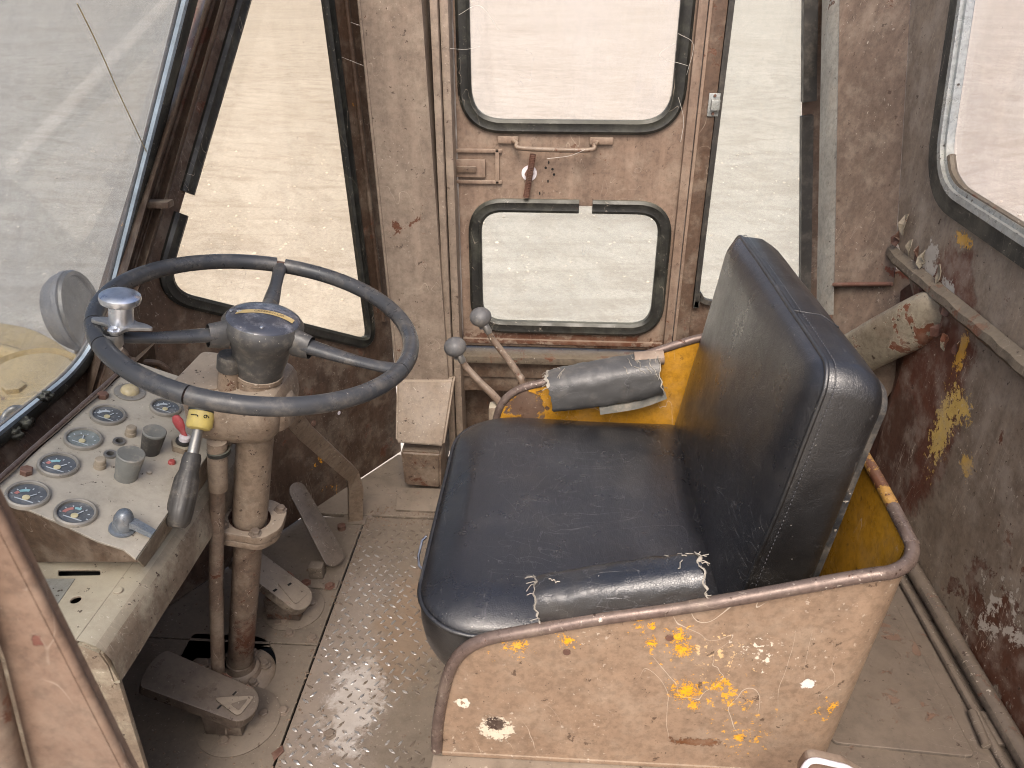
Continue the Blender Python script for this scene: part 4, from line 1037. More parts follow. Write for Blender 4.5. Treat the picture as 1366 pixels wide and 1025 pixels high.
# spinner knob clamped on the rim
kb = WP(218.5, .190, .010)
sk = thing('spinner_knob', kb, 'polished aluminium spinner knob clamped to the rim at the left spoke', 'steering knob')
Mk = frame(kb, Nw+Vector((-.03,.0,.0)), Uw)
lathe('stem', [(.0150,.004),(.0152,.010),(.0150,.034),(.0145,.036)], Mk, M['alu'], sk, k=36)
lathe('knob_cap', [(.012,.0355),(.020,.0365),(.0245,.0395),(.0256,.0435),(.0248,.0475),(.0215,.0500),(.015,.0520),(.008,.0530),(0,.0534)], Mk, M['alu'], sk, k=48)
loop = []
for a, r_ in ((0,.040),(14,.030),(30,.019),(60,.017),(85,.019),(110,.018),(150,.019),(178,.0355),(192,.0355),(215,.020),(245,.020),(268,.030),(285,.030),(315,.019),(345,.026)):
    aa = radians(a+3); loop.append(Mk @ Vector((r_*cos(aa), r_*sin(aa), .004)))
loop = smooth_path(loop, 4, True)
cl = prism('clamp', loop, Nw*.005, M['alucast'], sk, .0012)
bolt('clamp_bolt', Mk @ Vector((.002,-.024,.009)), Nw, .0052, M['alu'], cl, washer=True)
lathe('clamp_foot', [(.010,-.016),(.012,-.012),(.012,.004)], Mk @ Matrix.Translation((.0,-.022,0)), M['alucast'], sk, k=20)

# ------------------------------------------------------------ steering column
base = Vector((-.601,1.035,0)); top = Cw-Nw*.085; ax = (top-base).normalized()
sc = thing('steering_column', base, 'tan painted steering column standing on the front floor plate', 'steering column')
def CL(t, off=(0,0,0)): return base+ax*t+Vector(off)
Lc = (top-base).length
Mc = frame(base, ax)
# find the distance along the column of a picture row
def rowt(y):
    lo, hi = 0., Lc
    for _ in range(40):
        m = (lo+hi)/2; d = CL(m)-C0; py = 512.5-F*d.dot(up)/d.dot(fw)
        if py > y: lo = m
        else: hi = m
    return (lo+hi)/2
tF = rowt(690)
lathe('upper_tube', [(.0292,0),(.0292,Lc-tF-.10)], frame(CL(tF-.005), ax), M['column'], sc, k=36)
lathe('lower_tube', [(.0262,-.02),(.0262,.018),(.0245,.020),(.0245,tF-.01)], Mc, M['column_low'], sc, k=36)
lathe('neck', [(.040,-.055),(.040,-.035),(.034,-.033),(.0335,-.012),(.036,-.010),(.036,-.004),(.030,-.002)], frame(top+Nw*.004, Nw), M['column'], sc, k=40)
# floor flange
fg = lathe('floor_flange', [(.062,-.05),(.066,-.02),(.066,-.008),(.058,-.003),(.040,.003),(.036,.012),(.030,.016),(.028,.03)], frame(base+Vector((0,0,-.012)), (ax+Vector((0,0,2))).normalized()), M['column_low'], sc, k=44)
for a in (20,80,140,200,260,320):
    bolt('flange_bolt', base+Vector((cos(radians(a))*.047, sin(radians(a))*.047, -.010)), (0,0,1), .0075, M['bolt'], fg, h=.009)
nb = box('side_block', base+Vector((-.115,-.03,-.04)), base+Vector((-.05,.035,-.008)), M['column_low'], sc, .008)
lathe('hex_plug', [(.020,-.010),(.020,.003),(.016,.005),(0,.004)], frame(base+Vector((-.085,.002,-.006)), (0,0,1)), M['column_low'], nb, k=6)
# mid bracket with two ears
fc = CL(tF); fm = frame(fc, ax, Vector((1,0,0)))
shape = [(-.040,-.050),(.036,-.046),(.058,-.012),(.054,.040),(.026,.056),(-.020,.052),(-.052,.028),(-.062,-.02)]
lp = rounded([fm @ Vector((x, y, 0)) for x, y in shape], .014, 5)
cir = [fm @ Vector((.0345*cos(a), .0345*sin(a), 0)) for a in [2*pi*i/30 for i in range(30)]]
br = plate('bracket', [tuple(p) for p in lp], [[tuple(p) for p in cir]], ax, .016, M['column'], sc, bev=.002)
lp2 = rounded([fm @ Vector((x*.97, y*.97, -.018)) for x, y in shape], .014, 5)
plate('bracket_lower', [tuple(p) for p in lp2], [], ax, .012, M['column'], sc, bev=.002)
lathe('dark_ring', [(.0343,0),(.0343,-.015),(.029,-.015)], fm, M['rustbolt'], br, k=30)
for x, y in ((.042,.034),(.022,-.036),(-.042,.014),(-.034,-.034)):
    bolt('bracket_bolt', fm @ Vector((x, y, .0)), ax, .0078, M['bolt'], br, h=.008)
# shift housing below the wheel
hs = thing('shift_housing', CL(Lc-.18), 'tan cast shift housing on the column under the wheel', 'gear housing')
def HP(x, y, yy): return Yp(x, y, yy)
yf = .955; bk = 1.085
front = [HP(246,545,yf+.02), HP(262,543,yf), HP(375,545,yf-.005), HP(388,560,yf+.02), HP(386,580,yf+.02), HP(360,595,yf), HP(310,604,yf), HP(275,598,yf), HP(250,572,yf+.02)]
front = [Vector(p) for p in front]
topl = [HP(249,488,1.03), HP(262,485,1.06), HP(350,488,1.08), HP(415,505,1.09), HP(420,520,1.08)]
zt = topl[0].z
outl = [(-.545,.985),(-.52,.955),(-.40,.950),(-.375,.975),(-.37,1.075),(-.39,1.10),(-.525,1.10),(-.545,1.08)]
fx = [p.x for p in front]; xl_, xr_ = min(fx), max(fx)-.020
zt1 = HP(300,545,yf).z; zbm = HP(310,604,yf).z
def hring(z, k, kx=1.):
    cx, cy = (xl_+xr_)/2, 1.03
    base_ = [(xl_,.975),(xl_+.02,yf),(xr_-.02,yf),(xr_,.975),(xr_-.0,1.085),(xr_-.02,1.105),(xl_+.02,1.105),(xl_,1.09)]
    pts = [Vector((cx+(a-cx)*k*kx, cy+(b-cy)*k, z)) for a, b in base_]; return rounded(pts, .010, 3)
loft('housing', [hring(zbm-.004,.55), hring(zbm+.004,.72), hring(zbm+.022,.93), hring(zbm+.045,1.0), hring(zt1-.004,1.0), hring(zt1+.006,.95), hring(zt1+.012,.86)], M['column'], hs, smooth=45)
# upper hump around the column and the left block
cxy = CL(Lc-.10)
lathe('upper_collar', [(.060,-.045),(.060,-.02),(.052,-.006),(.041,.0),(.036,.0)], frame(CL(Lc-.03), ax), M['column'], hs, k=36)
bx0 = HP(249,490,1.04); bx1 = HP(312,498,1.04)
prism('side_block', rounded([Vector((bx0.x,.985,bx0.z)), Vector((bx1.x-.005,.985,bx1.z)), Vector((bx1.x,1.10,bx1.z)), Vector((bx0.x,1.10,bx0.z))], .012, 4), (0,0,-(bx0.z-zt1)-.01), M['column'], hs, .004)
cpx = HP(305,482,1.0); cr0 = HP(306,545,.975)
tb = lathe('filler_neck', [(.0172,-.075),(.0172,-.002),(.015,0)], frame(cpx+Vector((0,0,-.012)), Nw), M['column'], hs, k=24)
lathe('filler_cap', [(.0175,-.002),(.0195,.0),(.0195,.020),(.0175,.024),(.012,.0235),(0,.0235)], frame(cpx+Vector((0,0,-.012)), Nw), M['knob'], tb, k=26)
# control rod dropping from the housing to the floor
rt0 = HP(291,596,.965); rt1 = HP(285,905,.955)
cr2 = thing('control_rod', rt1, 'thin chipped tan rod dropping from the shift housing behind the near pedal', 'rod')
jn = HP(291,652,.965)
tube('rod_sleeve', [rt0+Vector((0,0,.01)), jn], .0150, M['column'], cr2, k=22)
lathe('sleeve_ring', [(.0150,-.004),(.0175,-.003),(.0175,.003),(.0150,.004)], frame(HP(292,603,.965), (0,0,1)), M['rubber_old'], cr2, k=22)
tube('rod', [jn+Vector((0,0,.006)), HP(288,780,.96), rt1+Vector((0,0,-.05))], .0118, M['column_low'], cr2, k=20)

# shift lever with yellow collar and black grip
ls = HP(266,566,.945); le = HP(236,700,.845)
ld = (le-ls).normalized(); Ll = (le-ls).length
sv = thing('shift_lever', ls, 'black ribbed grip lever with numbered yellow collar pointing down over the console', 'lever')
Ml = frame(ls, ld, Vector((1,0,0)))
lathe('socket', [(.0190,-.034),(.0205,-.026),(.0195,-.018)], Ml, M['rubber_old'], sv, k=26)
co = lathe('collar', [(.014,-.022),(.0185,-.021),(.0190,.002),(.0165,.007),(.009,.009)], Ml, M['yellow_pl'], sv, k=30)
for ch, ang in (('J', 205), ('9', 250)):
    a = radians(ang); rad = Vector((cos(a), sin(a), 0))
    # place on the side of the collar that faces the doorway
    pw = Ml @ (rad*.0186+Vector((0,0,-.004))); nn = (Ml.to_3x3() @ rad).normalized()
d_cam = (C0-ls); d_cam = (d_cam-ld*d_cam.dot(ld)).normalized(); sd_ = ld.cross(d_cam).normalized()
for ch, ang in (('J',-32), ('9',24)):
    a = radians(ang); nn = (d_cam*cos(a)-sd_*sin(a)).normalized() if False else (d_cam*cos(a)+(-sd_ if sd_.x > 0 else sd_)*-sin(a)).normalized()
    yv = -ld; xv = yv.cross(nn).normalized()
    Mt = Matrix.Translation(ls-ld*.010+nn*.0192) @ Matrix((xv, yv, nn)).transposed().to_4x4() @ Matrix.Rotation(radians(90), 4, 'Z')
    text('collar_mark', ch, .013, Mt, M['black'], co, ext=.0002)
lathe('shaft', [(.0075,0),(.0085,Ll*.40)], Ml, M['steel'], sv, k=20)
g0 = Ll*.30
gp = [(.0115,g0),(.0135,g0+.008),(.0138,g0+.026),(.0175,g0+.038),(.0185,g0+.055),(.0190,Ll-.02),(.0175,Ll-.004),(.012,Ll+.004),(.004,Ll+.005),(0,Ll+.003)]
bm = bmesh.new(); rings = []; K = 60
for r_, z in gp:
    if r_ < 1e-5: rings.append([bm.verts.new(Ml @ Vector((0,0,z)))]); continue
    rings.append([bm.verts.new(Ml @ Vector((r_*(1-(.055 if z > g0+.03 and z < Ll-.01 else 0)*max(0, cos(10*2*pi*i/K))**2)*cos(2*pi*i/K), r_*(1-(.055 if z > g0+.03 and z < Ll-.01 else 0)*max(0, cos(10*2*pi*i/K))**2)*sin(2*pi*i/K), z))) for i in range(K)])
for A, B in zip(rings, rings[1:]):
    for i in range(K):
        j = (i+1) % K
        if len(B) == 1: bm.faces.new((A[i], A[j], B[0]))
        else: bm.faces.new((A[i], A[j], B[j], B[i]))
me = bm_mesh(bm); autosmooth(me, 40); link('grip', me, M['knob'], sv)
lathe('end_screw', [(.004,0),(.003,.0015),(0,.002)], frame(ls+ld*(Ll+.003), ld), M['steel'], sv, k=12)

# diagonal brace behind the column
bra = thing('floor_brace', (-.48,1.5,0), 'bent tan square brace running from the column down to the floor', 'brace')
bp = [Yp(382,546,1.16), Yp(402,572,1.22), Yp(466,630,1.46), Yp(474,648,1.49), Zp(474,692,0)]
sweep('brace_bar', bp, rectp(.034,.030), M['column'], bra, normal=(.3,-.8,.5), smooth=False)
box('brace_foot', bp[-1]+Vector((-.03,-.025,.0)), bp[-1]+Vector((.03,.02,.004)), M['floor_front'], bra, .001)

# ------------------------------------------------------------ pedals
def pedal(name, label, heel, toe, w0, w1, mt, th=.012, round_toe=False):
    """flat pad from heel to toe with side skirts, hinge lug and pin"""
    heel, toe = Vector(heel), Vector(toe); d = (toe-heel); Ln = d.length; d.normalize()
    s_ = Vector((-d.y, d.x, 0)).normalized(); n_ = d.cross(s_).normalized()
    if n_.z < 0: n_ = -n_; 
    t = thing(name, (heel.x, heel.y, 0), label, 'pedal')
    def Pp(a, b, c=0.): return heel+d*(a*Ln)+s_*b+n_*c
    k = 10
    pts = []
    for i in range(k+1):
        a = -pi/2+pi*i/k; pts.append(Pp(1-.0, 0)+d*cos(a)*w1*(1 if round_toe else .35)+s_*sin(a)*w1)
    for i in range(k+1):
        a = pi/2+pi*i/k; pts.append(Pp(0, 0)+d*cos(a)*w0*.8+s_*sin(a)*w0)
    pd = prism('pad', pts, -n_*th, M[mt], t, .003, 2)
    return t, Pp, pd, n_, d, s_
z0 = .055
t, Pp, pd, n_, d_, s_ = pedal('brake_pedal', 'large worn brown pedal nearest the doorway, triangle embossed at its heel', Zp(322,938,.075), Zp(208,892,.135), .036, .041, 'pedal', .022)
for a, b in ((.17,.018),(.10,-.016)): prism('slot', [Pp(a,b,.0006), Pp(a+.02,b,.0006), Pp(a+.035,b+.009,.0006), Pp(a+.015,b+.009,.0006)], n_*.0003, M['black'], pd, 0)
tri = [Pp(.27,.004,.0), Pp(-.02,.026,.0), Pp(-.12,.020,.0), Pp(-.14,-.012,.0), Pp(-.06,-.026,.0)]
tri = [Pp(.30,.012), Pp(-.05,.028), Pp(-.10,-.022)]
prism('embossed_triangle', rounded(tri, .012, 5), n_*.003, M['pedal_dusty'], pd, .0012)
prism('triangle_recess', rounded([Pp(.10,.012,.0032), Pp(-.02,.017,.0032), Pp(-.045,-.010,.0032)], .005, 4), n_*.0008, M['pedal'], pd, .0003)
for a, b in ((.30,-.040),(.02,-.036),(.62,-.038)): bolt('pedal_pin', Pp(a,b,-.012), -s_ if (s_.y > 0) else s_, .009, M['rustbolt'], t)
box('hinge_lug', Pp(.15,0,-.05)-Vector((.03,.02,.03)), Pp(.15,0,-.03)+Vector((.03,.02,.01)), M['pedal'], t, .003)
t, Pp, pd, n_, d_, s_ = pedal('clutch_pedal', 'dusty middle pedal half hidden behind the steering column', Zp(400,797,.065), Zp(322,738,.15), .032, .030, 'pedal_dusty', .022)
for a, b in ((.30,.018),(.20,-.014)): prism('slot', [Pp(a,b,.0006), Pp(a+.03,b,.0006), Pp(a+.045,b+.009,.0006), Pp(a+.015,b+.009,.0006)], n_*.0003, M['black'], pd, 0)
prism('embossed_triangle', rounded([Pp(.38,.006), Pp(-.02,.022), Pp(-.06,-.020)], .010, 5), n_*.003, M['pedal_dusty'], pd, .0012)
for a, b in ((.05,-.032),(.30,-.034)): bolt('pedal_pin', Pp(a,b,-.012), -s_ if (s_.y > 0) else s_, .009, M['rustbolt'], t)
box('hinge_lug', Pp(.15,0,-.05)-Vector((.03,.02,.03)), Pp(.15,0,-.03)+Vector((.03,.02,.01)), M['pedal'], t, .003)
t, Pp, pd, n_, d_, s_ = pedal('throttle_pedal', 'slim dark rounded throttle pedal leaning up nearest the floor brace', Zp(446,743,.035), Yp(398,655,1.40), .026, .021, 'pedal', .006, True)
hl = Zp(442,775,.012)
box('hinge_block', Zp(424,768,0)+Vector((-.016,-.012,0)), Zp(424,768,0)+Vector((.016,.014,.032)), M['floor_front'], t, .003)
box('hinge_foot', Zp(428,780,0)+Vector((-.040,-.016,0)), Zp(428,780,0)+Vector((.040,.012,.005)), M['floor_front'], t, .002)
for x, y in ((408,778),(440,782)): bolt('bolt', Zp(x, y, .005), (0,0,1), .0085, M['rustbolt'], t)
lathe('hinge_pin', [(.010,0),(.010,.012),(0,.013)], frame(Zp(456,706,0), (0,0,1)), M['rustbolt'], t, k=12)

# ------------------------------------------------------------ seat box
sb = thing('seat_box', (.12,.92,PZ), 'open topped steel seat box, tan outside and yellow inside, with worn rim', 'seat box')
NY, FY, RX = .62, 1.22, .384
import bisect
near_top = [(-.132,.352),(-.128,.40),(-.119,.455),(-.108,.498),(-.092,.526),(-.066,.545),(-.02,.560),(.06,.584),(.171,.612),(.30,.652),(.335,.662)]
far_top = [(.32,.664),(.242,.648),(.12,.600),(.0,.560),(-.055,.543),(-.085,.520),(-.10,.49),(-.108,.44),(-.112,.352)]
path = []        # (x, y, ztop)
path += [(x, NY, z) for x, z in near_top]
for k in range(1, 8):
    a = -pi/2+pi/2*k/8; path.append((.335+.05*cos(a), NY+.05+.05*sin(a), .662+.008*k/8))
path += [(RX+.001, NY+.05, .670), (RX+.006, .80, .672), (RX+.006, 1.00, .672), (RX+.001, FY-.05, .670)]
for k in range(1, 8):
    a = pi/2*k/8; path.append((.335+.05*cos(a), FY-.05+.05*sin(a), .670-.004*k/8))
path += [(x, FY, z) for x, z in far_top]
top3 = smooth_path([Vector(p) for p in path], 4)
def shell(name, inset_, mt, flip):
    bm = bmesh.new(); NV = 10; rows = []
    for p in top3:
        t_ = max(0, (p.x-.15)/.24); taper = .030*t_
        row = []
        for k in range(NV+1):
            f = k/NV; z = p.z+(PZ+.001-p.z)*f
            x = p.x-taper*f; y = p.y+(.012 if p.y < .7 else (-.010 if p.y > 1.15 else 0))*f*0
            if inset_:
                x -= inset_*(1 if p.x > .33 else 0); y += inset_*(1 if p.y < .66 else (-1 if p.y > 1.18 else 0))
            row.append(bm.verts.new((x, y, z-(0 if not inset_ else 0))))
        rows.append(row)
    for a, b in zip(rows, rows[1:]):
        for k in range(NV): bm.faces.new((a[k], b[k], b[k+1], a[k+1]))
    me = bm_mesh(bm); return link(name, me, mt, sb, True)
shell('outer_shell', 0, M['pan'], False); shell('lining', .004, M['lining'], True)
i1 = next(i for i, p in enumerate(top3) if p.x > .37 and p.y > .70); i2 = next(i for i, p in enumerate(top3) if p.y > 1.17)
rim_near, rim_rear, rim_far = top3[:i1+1], top3[i1:i2+1], top3[i2:]
tube('rim', rim_near, .0075, M['rim'], sb, k=12); tube('rim', rim_rear, .0075, M['rim_y'], sb, k=12); tube('rim', rim_far, .0075, M['rim'], sb, k=12)
for x, y in ((756,870),(893,851)):
    c = Yp(x, y, NY-.0005); lathe('screw', [(.0045,0),(.0042,.001),(.002,.0012),(0,.0005)], frame(c, (0,-1,0)), M['rustbolt'], sb, k=14)
box('base_lip', (-.125,NY-.002,PZ-.002), (.33,NY+.01,PZ+.004), M['pan'], sb, .001)

# ------------------------------------------------------------ seat
st_ = thing('operator_seat', (.1,.94,.36), 'black vinyl operator seat with flat cushion and tall slab backrest', 'seat')
xa, xb, ya, yb = -.168, .245, .680, 1.205
def rrect(x0, x1, y0, y1, rads, k=14):
    """rounded rectangle, rads for corners (x0,y0),(x1,y0),(x1,y1),(x0,y1); same count each call"""
    out = []; cs_ = [(x0,y0,rads[0],pi),(x1,y0,rads[1],1.5*pi),(x1,y1,rads[2],0),(x0,y1,rads[3],.5*pi)]
    sx = [1,-1,-1,1]; sy = [1,1,-1,-1]
    for i, (cx, cy, r, a0) in enumerate(cs_):
        ox, oy = cx+sx[i]*r, cy+sy[i]*r
        for j in range(k+1):
            a = a0+pi/2*j/k; out.append((ox+r*cos(a), oy+r*sin(a)))
    # fill in the straight runs
    res = []
    for i in range(len(out)):
        p, q = out[i], out[(i+1) % len(out)]; res.append(p)
        if i % (k+1) == k:
            for j in range(1, 10): res.append((p[0]+(q[0]-p[0])*j/10, p[1]+(q[1]-p[1])*j/10))
    return res
rad0 = (.085,.03,.03,.105)
outline = rrect(xa, xb, ya, yb, rad0)
ccx, ccy = (xa+xb)/2, (ya+yb)/2
def tilt(x): return -.010*((x-xa)/(xb-xa))            # the cushion dips a little towards the back
def cring(sc_, z, off=0.):
    out = []
    for x, y in outline:
        dx, dy = x-ccx, y-ccy; L_ = math.hypot(dx, dy); k = sc_+off/L_
        X_, Y_ = ccx+dx*k, ccy+dy*k
        zz = z+tilt(X_)+.0016*noise.noise(Vector((X_*7, Y_*7, 2)))+(.0010*noise.noise(Vector((X_*24, Y_*24, 4))) if sc_ < .99 else 0)
        out.append(Vector((X_, Y_, zz)))
    return out
ZC = .492
rs = [cring(1, .395, -.020), cring(1, .402, -.010), cring(1, .42, -.003), cring(1, .445, .001), cring(1, .470, .001), cring(1, ZC-.004, -.001)]
tp = [cring(1, ZC-.006, -.001), cring(1, ZC-.000, -.003), cring(1, ZC+.006, -.010), cring(1, ZC+.0115, -.022), cring(1, ZC+.0155, -.036)]
for f in (.80,.74,.66,.58,.5,.4,.3,.2,.1,.03): tp.append(cring(f, ZC+.0175+.003*sin(pi*min(1, (1-f)*1.6))-.005*max(0, .6-f)))
loft('cushion_side', rs, M['seat_side'], st_, smooth=70)
loft('cushion_top', tp, M['seat'], st_, capa=False, smooth=80)
tube('piping', cring(1, ZC-.005, .001), .0034, M['seat_side'], st_, closed=True, k=8)
# backrest
bx0, bz0 = .228, .455; lean = .155; thick = .069
UD = Vector((lean, 0, 1)).normalized(); FD = Vector((-1, 0, lean)).normalized()      # up along the back, forward out of it
hB = (.838-bz0)/UD.z
Y0b, Y1b = .728, 1.222
bo = rrect(Y0b, Y1b, 0., hB, (.012,.012,.036,.030))
bcy, bcs = (Y0b+Y1b)/2, hB/2
def bring(t_, off=0., sc_=1., bulge=0.):
    out = []
    for y, s_ in bo:
        dy, ds = y-bcy, s_-bcs; L_ = math.hypot(dy, ds); k = sc_+off/L_
        y2, s2 = bcy+dy*k, bcs+ds*k
        tk = t_
        # the top far corner is sliced back a little
        tk2 = tk*(1.16-.16*max(0, s2/hB)) if tk > 0 else tk
        nz = .0018*noise.noise(Vector((y2*9, s2*9, 3+t_*20)))
        drop = (.014*max(0, (t_/thick-.55))/.45 if s2 > hB*.75 else 0)*max(0, (s2/hB-.75)/.25)
        out.append(Vector((bx0, y2, bz0))+UD*(s2-drop)-FD*(tk2-bulge+nz))
    return out
sidr = [bring(.000,0), bring(.004,.003), bring(.02,.0045), bring(.036,.005), bring(.052,.0045), bring(thick-.005,.003), bring(thick,-.004)]
loft('backrest_side', sidr, M['seat_side'], st_, capa=False, smooth=70)
fr_ = [bring(0,0), bring(0,-.006,1,.005), bring(0,-.016,1,.010), bring(0,-.030,1,.013)]+[bring(0,0,f,.014+.006*(1-f)) for f in (.82,.7,.58,.46,.34,.22,.1,.03)]
loft('backrest_front', fr_, M['seat'], st_, capa=False, smooth=80)
seam_path = bring(.002,.002)
tube('seam', seam_path, .0030, M['seat_side'], st_, closed=True, k=8)
# stitches beside the seam
bm = bmesh.new(); sp2 = bring(.010,.0065)
dense = []
for i in range(len(sp2)):
    a, b = sp2[i], sp2[(i+1) % len(sp2)]; k = max(1, int((b-a).length/.0058)); dense += [(a.lerp(b, j/k), (b-a).normalized()) for j in range(k)]
for p, d_ in dense:
    T = frame(p, d_) @ Matrix.Diagonal((.0007,.0007,.0017,1)); bmesh.ops.create_icosphere(bm, subdivisions=1, radius=1, matrix=T)
M['thread'] = simple('dark_thread', (58,60,66), .6)
props(link('stitching', bm_mesh(bm), M['thread'], st_), kind='stuff')
# cross seam on the top corner of the side band
cs1 = [bring(t_,.0072)[i_] for t_ in (.004,.02,.045,.07,.086) for i_ in [0]]
idx = max(range(len(bo)), key=lambda i: bo[i][1]*10-bo[i][0] if bo[i][1] > hB*.98 and abs(bo[i][0]-(Y0b+.17)) < .03 else -99)
tube('cross_seam', [bring(t_, .0044)[idx] for t_ in (.002,.02,.038,.052,.063)], .0010, M['seat_side'], st_, k=6)
# scuffed backing board
bb = [bring(thick+.001,-.006), bring(thick+.007,-.005), bring(thick+.009,-.012)]
loft('back_board', bb, M['backboard'], st_, smooth=40)
# wire adjuster loop on the front edge
pth = smooth_path([Yp(568,716,.80), Yp(562,724,.79), Yp(558,745,.775), Yp(562,760,.77), Yp(569,764,.77)], 5)
tube('adjuster_wire', [Zp(569,716,.478), Zp(563,722,.476), Zp(558,742,.474), Zp(559,755,.474), Zp(566,762,.474)], .0020, M['alu'], st_, k=8)

# ------------------------------------------------------------ armrest pads wrapped round the rim
def pad(name, p0, p1, ry, rz, mt, label, torn_ends, seed):
    p0, p1 = Vector(p0), Vector(p1); t = thing(name, p0.lerp(p1,.5), label, 'armrest')
    d = (p1-p0); L_ = d.length; d.normalize(); s_ = Vector((0,-1,0)); u_ = Vector((-d.z,0,d.x)); u_ = u_ if u_.z > 0 else -u_
    rings = []; K = 40; N_ = 44
    for i in range(N_+1):
        f = i/N_; c = p0+d*(L_*f); ring = []
        for j in range(K):
            a = 2*pi*j/K; e = .012*noise.noise(Vector((f*5+seed, cos(a)*1.5, sin(a)*1.5)))/.03
            wr = 1+.05*noise.noise(Vector((f*9+seed, cos(a)*3, sin(a)*3)))+.02*noise.noise(Vector((f*30, cos(a)*4+seed, sin(a)*2)))
            wr += .03*abs(noise.noise(Vector((f*22+cos(a)*5, sin(a)*5, seed+5))))*(1 if f > .7 or f < .15 else .3)
            taper = 1-.10*abs(2*f-1)**3
            sq = (abs(cos(a))**3+abs(sin(a))**3)**(-1/3)
            rag = 0
            if i in (0, N_): rag = (.006*noise.noise(Vector((cos(a)*4, sin(a)*4, seed*3+i))))
            ring.append(c+s_*(cos(a)*sq*ry*wr*taper)+u_*(sin(a)*sq*rz*wr*taper)+d*rag)
        rings.append(ring)
    loft('wrap', rings, M[mt], t, capa=False, capb=False, smooth=70)
    # padding core slightly recessed and torn fabric lips at the ends
    core = [[p0+d*(L_*f)+(q-(p0+d*(L_*f)))*.9 for q in rings[int(round(f*N_))]] for f in (.02,.5,.98)]
    loft('foam_core', core, M['torn'], t, smooth=70)
    for e_, ring in ((0, rings[0]), (1, rings[-1])):
        for (j0, j1) in torn_ends[e_]:
            ctr = sum(ring, Vector())/K; pts = []
            for q in range((j1-j0)*2):
                j = j0+q/2; a0_, b0_ = ring[int(j) % K], ring[(int(j)+1) % K]; pt = a0_.lerp(b0_, j-int(j)); o2 = (pt-ctr).normalized()
                pts.append(pt+o2*(.0004+.0022*noise.noise(Vector((j*.5, seed+3, e_*7))))+d*(.0045*noise.noise(Vector((j*.38, seed, e_*5)))))
            sweep('frayed_edge', pts, [(-.0028,-.0006),(.0028,-.0006),(.0028,.0006),(-.0028,.0006)], M['torn'], t, radf=lambda q: .55+1.1*abs(noise.noise(Vector((q*14, seed, 1)))))
            for _ in range(9):
                j = random.randrange(j0, j1-1) % K; pt = ring[j]; o2 = (pt-ctr).normalized(); dd_ = d*(1 if e_ else -1)
                tube('loose_thread', smooth_path([pt, pt+dd_*.004+o2*.001, pt+dd_*random.uniform(.005,.012)+o2*random.uniform(-.005,.005)+Vector((0,0,-.003))], 3), .0005, M['torn'], t, k=4)
    random.seed(seed+11)
    for _ in range(5 if mt == 'pad' else 22):
        e_ = random.choice((0,1,1)); ii = random.uniform(0,5) if e_ == 0 else random.uniform(N_-13, N_-1); jj = random.uniform(3, 18); pts = []
        di, dj = random.uniform(-.7,.7), random.choice((-1,1))*random.uniform(.5,1.1)
        for _k in range(random.randint(4,8)):
            iq, jq = max(0, min(N_-1, int(ii))), int(jj) % K
            pt = rings[iq][jq].lerp(rings[iq][(jq+1) % K], jj-int(jj)).lerp(rings[iq+1][jq], (ii-int(ii)) if 0 <= ii < N_-1 else 0)
            ctr = p0+d*(L_*ii/N_); pts.append(pt+(pt-ctr).normalized()*.0008)
            ii += di*random.uniform(.4,1.4)+random.uniform(-.3,.3); jj += dj*random.uniform(.3,1.1); ii = max(0, min(N_-1.01, ii))
        tube('torn_thread', pts, .0006, M['torn'], t, k=5)
    return t, rings, d, u_
random.seed(5)
pA, rA, dA, uA = pad('near_armrest', Yp(720,803,.648), Yp(937,773,.648), .0275, .028, 'pad', 'shiny black wrapped armrest on the near rim with torn white ends', {0: [(0,40)], 1: [(0,41)]}, 2)
pB, rB, dB, uB = pad('far_armrest', Yp(735,522,1.20), Yp(880,498,1.20), .036, .038, 'pad_old', 'grey cracked armrest wrap on the far rim with wood stub showing', {0: [(4,14)], 1: [(0,41)]}, 7)
c1w, c2w = Yp(846,482,1.205), Yp(882,478,1.205)
sweep('wood_stub', [c1w+Vector((0,0,.004)), c2w+Vector((.004,0,.002))], [(.016*cos(a)*(1+.1*sin(3*a)), .012*sin(a)) for a in [2*pi*i/12 for i in range(12)]], M['wood'], pB)
sweep('under_strip', smooth_path([Yp(800,548,1.175), Yp(850,540,1.18), Yp(888,527,1.19)], 5), rectp(.014,.006), M['knob_dusty'], pB, normal=(0,-1,0))

# ------------------------------------------------------------ ball ended control levers
def ball_lever(ball, pts, label):
    b = Vector(ball); t = thing('control_lever', Vector(pts[-1]), label, 'lever', 'ball topped control levers beyond the seat')
    lathe('ball_knob', [(0,.0225)]+[(.0225*sin(a)*1.0, .0195*cos(a)) for a in [pi*i/14 for i in range(1,13)]]+[(.007,-.020),(.007,-.026)], frame(b, (-.15,-.1,1)), M['ball'], t, k=28)
    tube('stem', smooth_path([Vector(p) for p in pts], 8), .0085, M['lever'], t, k=12, radf=lambda q: .75+.35*q)
    lathe('neck', [(.0065,-.012),(.0078,-.008),(.0078,.006),(.006,.010)], frame(Vector(pts[0]), Vector(pts[0])-Vector(pts[1])), M['steel'], t, k=14)
ball_lever(Yp(607,463,1.36), [Yp(614,477,1.36), Yp(622,490,1.36), Yp(640,510,1.35), Yp(664,534,1.34), Yp(678,560,1.33), Yp(690,640,1.32)], 'shorter left control lever with grey ball knob beside the post foot')
ball_lever(Yp(641,423,1.43), [Yp(649,438,1.43), Yp(658,454,1.43), Yp(678,480,1.42), Yp(691,500,1.41), Yp(697,520,1.40), Yp(700,620,1.38)], 'taller control lever with grey ball knob in front of the lower door window')
lb = thing('lever_bracket', Yp(672,548,1.33), 'dusty tan bracket where the two ball levers pivot', 'bracket')
box('bracket_block', Yp(672,556,1.34)-Vector((.03,.015,.2)), Yp(672,540,1.34)+Vector((.03,.015,.0)), M['console'], lb, .006)

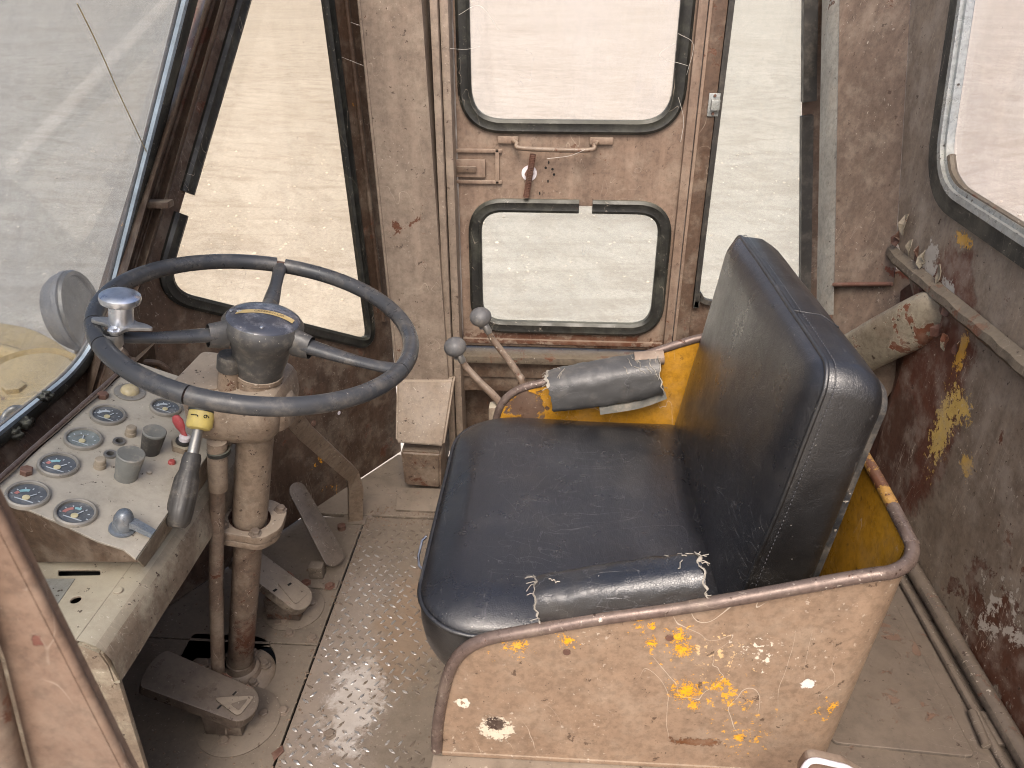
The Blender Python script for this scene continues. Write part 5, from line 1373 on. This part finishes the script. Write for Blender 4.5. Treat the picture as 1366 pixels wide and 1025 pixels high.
# small cable on the panel behind the dash
hz_ = thing('cable', SP(180,480,.02), 'short painted hose curling on the side panel behind the wheel', 'hose')
tube('hose', smooth_path([SP(160,470,.03), SP(172,480,.035), SP(190,483,.04), SP(212,486,.045), SP(226,498,.05), SP(234,515,.05)], 6), .0065, M['panel_dark'], hz_, k=10)
tube('hose_end', [SP(158,468,.03), SP(166,476,.033)], .010, M['column_low'], hz_, k=10)

# ------------------------------------------------------------ outside machine parts seen through the windshield
mb = thing('machine_hood', (-1.9,1.6,-.4), 'dusty yellow machine bodywork below the windshield', 'machine body')
HZ = .22
edge_pts = [Zp(-120,410,HZ), Zp(0,430,HZ), Zp(40,438,HZ), Zp(75,455,HZ), Zp(108,480,HZ), Zp(112,520,HZ), Zp(60,600,HZ), Zp(-120,760,HZ)]
prism('hood_sheet', [Vector(p) for p in smooth_path(edge_pts[:5], 5)]+edge_pts[5:], (0,0,-.5), M['machine'], mb, .03, 4)
rg = [p+Vector((.02,-.05,.004)) for p in smooth_path([Zp(-120,440,HZ), Zp(0,462,HZ), Zp(60,482,HZ), Zp(100,505,HZ)], 6)]
tube('hood_ridge', rg, .03, M['machine'], mb, k=12)
hc = Zp(62,505,HZ)
lathe('hinge_boss', [(.14,-.1),(.14,.03),(.12,.05),(.11,.035),(.10,.045),(0,.05)], frame(hc+Vector((0,-.05,.0)), (.1,-.1,1)), M['machine'], mb, k=36)
bolt('boss_bolt', Zp(20,522,HZ+.03), (.1,0,1), .028, M['machine'], mb, h=.02)
prism('boss_plate', [Zp(-10,535,HZ+.02), Zp(52,520,HZ+.02), Zp(50,545,HZ+.02), Zp(-10,560,HZ+.02)], (0,0,.012), M['machine'], mb, .003)
tube('hose_loop', smooth_path([Zp(0,600,HZ), Zp(4,560,HZ+.03), Zp(18,545,HZ+.05), Zp(36,550,HZ+.03), Zp(44,575,HZ)], 6), .008, M['steel'], mb, k=8)
wlp = thing('work_lamp', Xp(95,470,-1.5), 'round backed grey work lamp standing beyond the windshield', 'lamp')
lc = Xp(98,416,-1.5)
Mlp = frame(lc, (.95,.10,.12), Vector((0,1,0)))
lathe('lamp_shell', [(0,-.07),(.05,-.065),(.09,-.045),(.105,-.02),(.108,0),(.112,.004),(.112,.018),(.105,.022)], Mlp, M['lamp'], wlp, k=36, ry=1.15)
lathe('lamp_rim', [(.107,.020),(.112,.026),(.108,.034),(.098,.034),(.094,.026),(0,.030)], Mlp, M['steel'], wlp, k=36, ry=1.15)
tube('lamp_stalk', [lc+Vector((-.01,0,-.11)), lc+Vector((-.02,0,-.30))], .02, M['machine'], wlp, k=12)

# ------------------------------------------------------------ cobwebs
random.seed(21)
cw = [((905,45),(925,60),(916,100)), ((900,58),(880,75),(918,88)), ((905,130),(912,160),(908,190)), ((600,65),(622,66),(640,62)), ((468,30),(480,34),(492,36)), ((452,75),(470,82),(485,88)), ((612,20),(640,8),(665,40)), ((730,212),(760,208),(780,200))]
web = thing('cobweb', Yp(912,80,1.74), 'thin dusty cobweb strands across the door window corners', 'cobweb')
for tri_ in cw:
    ps = [Yp(x, y, 1.74+random.uniform(-.01,.01)) for x, y in tri_]
    tube('strand', smooth_path(ps, 6), .00032, M['web'], web, k=4)
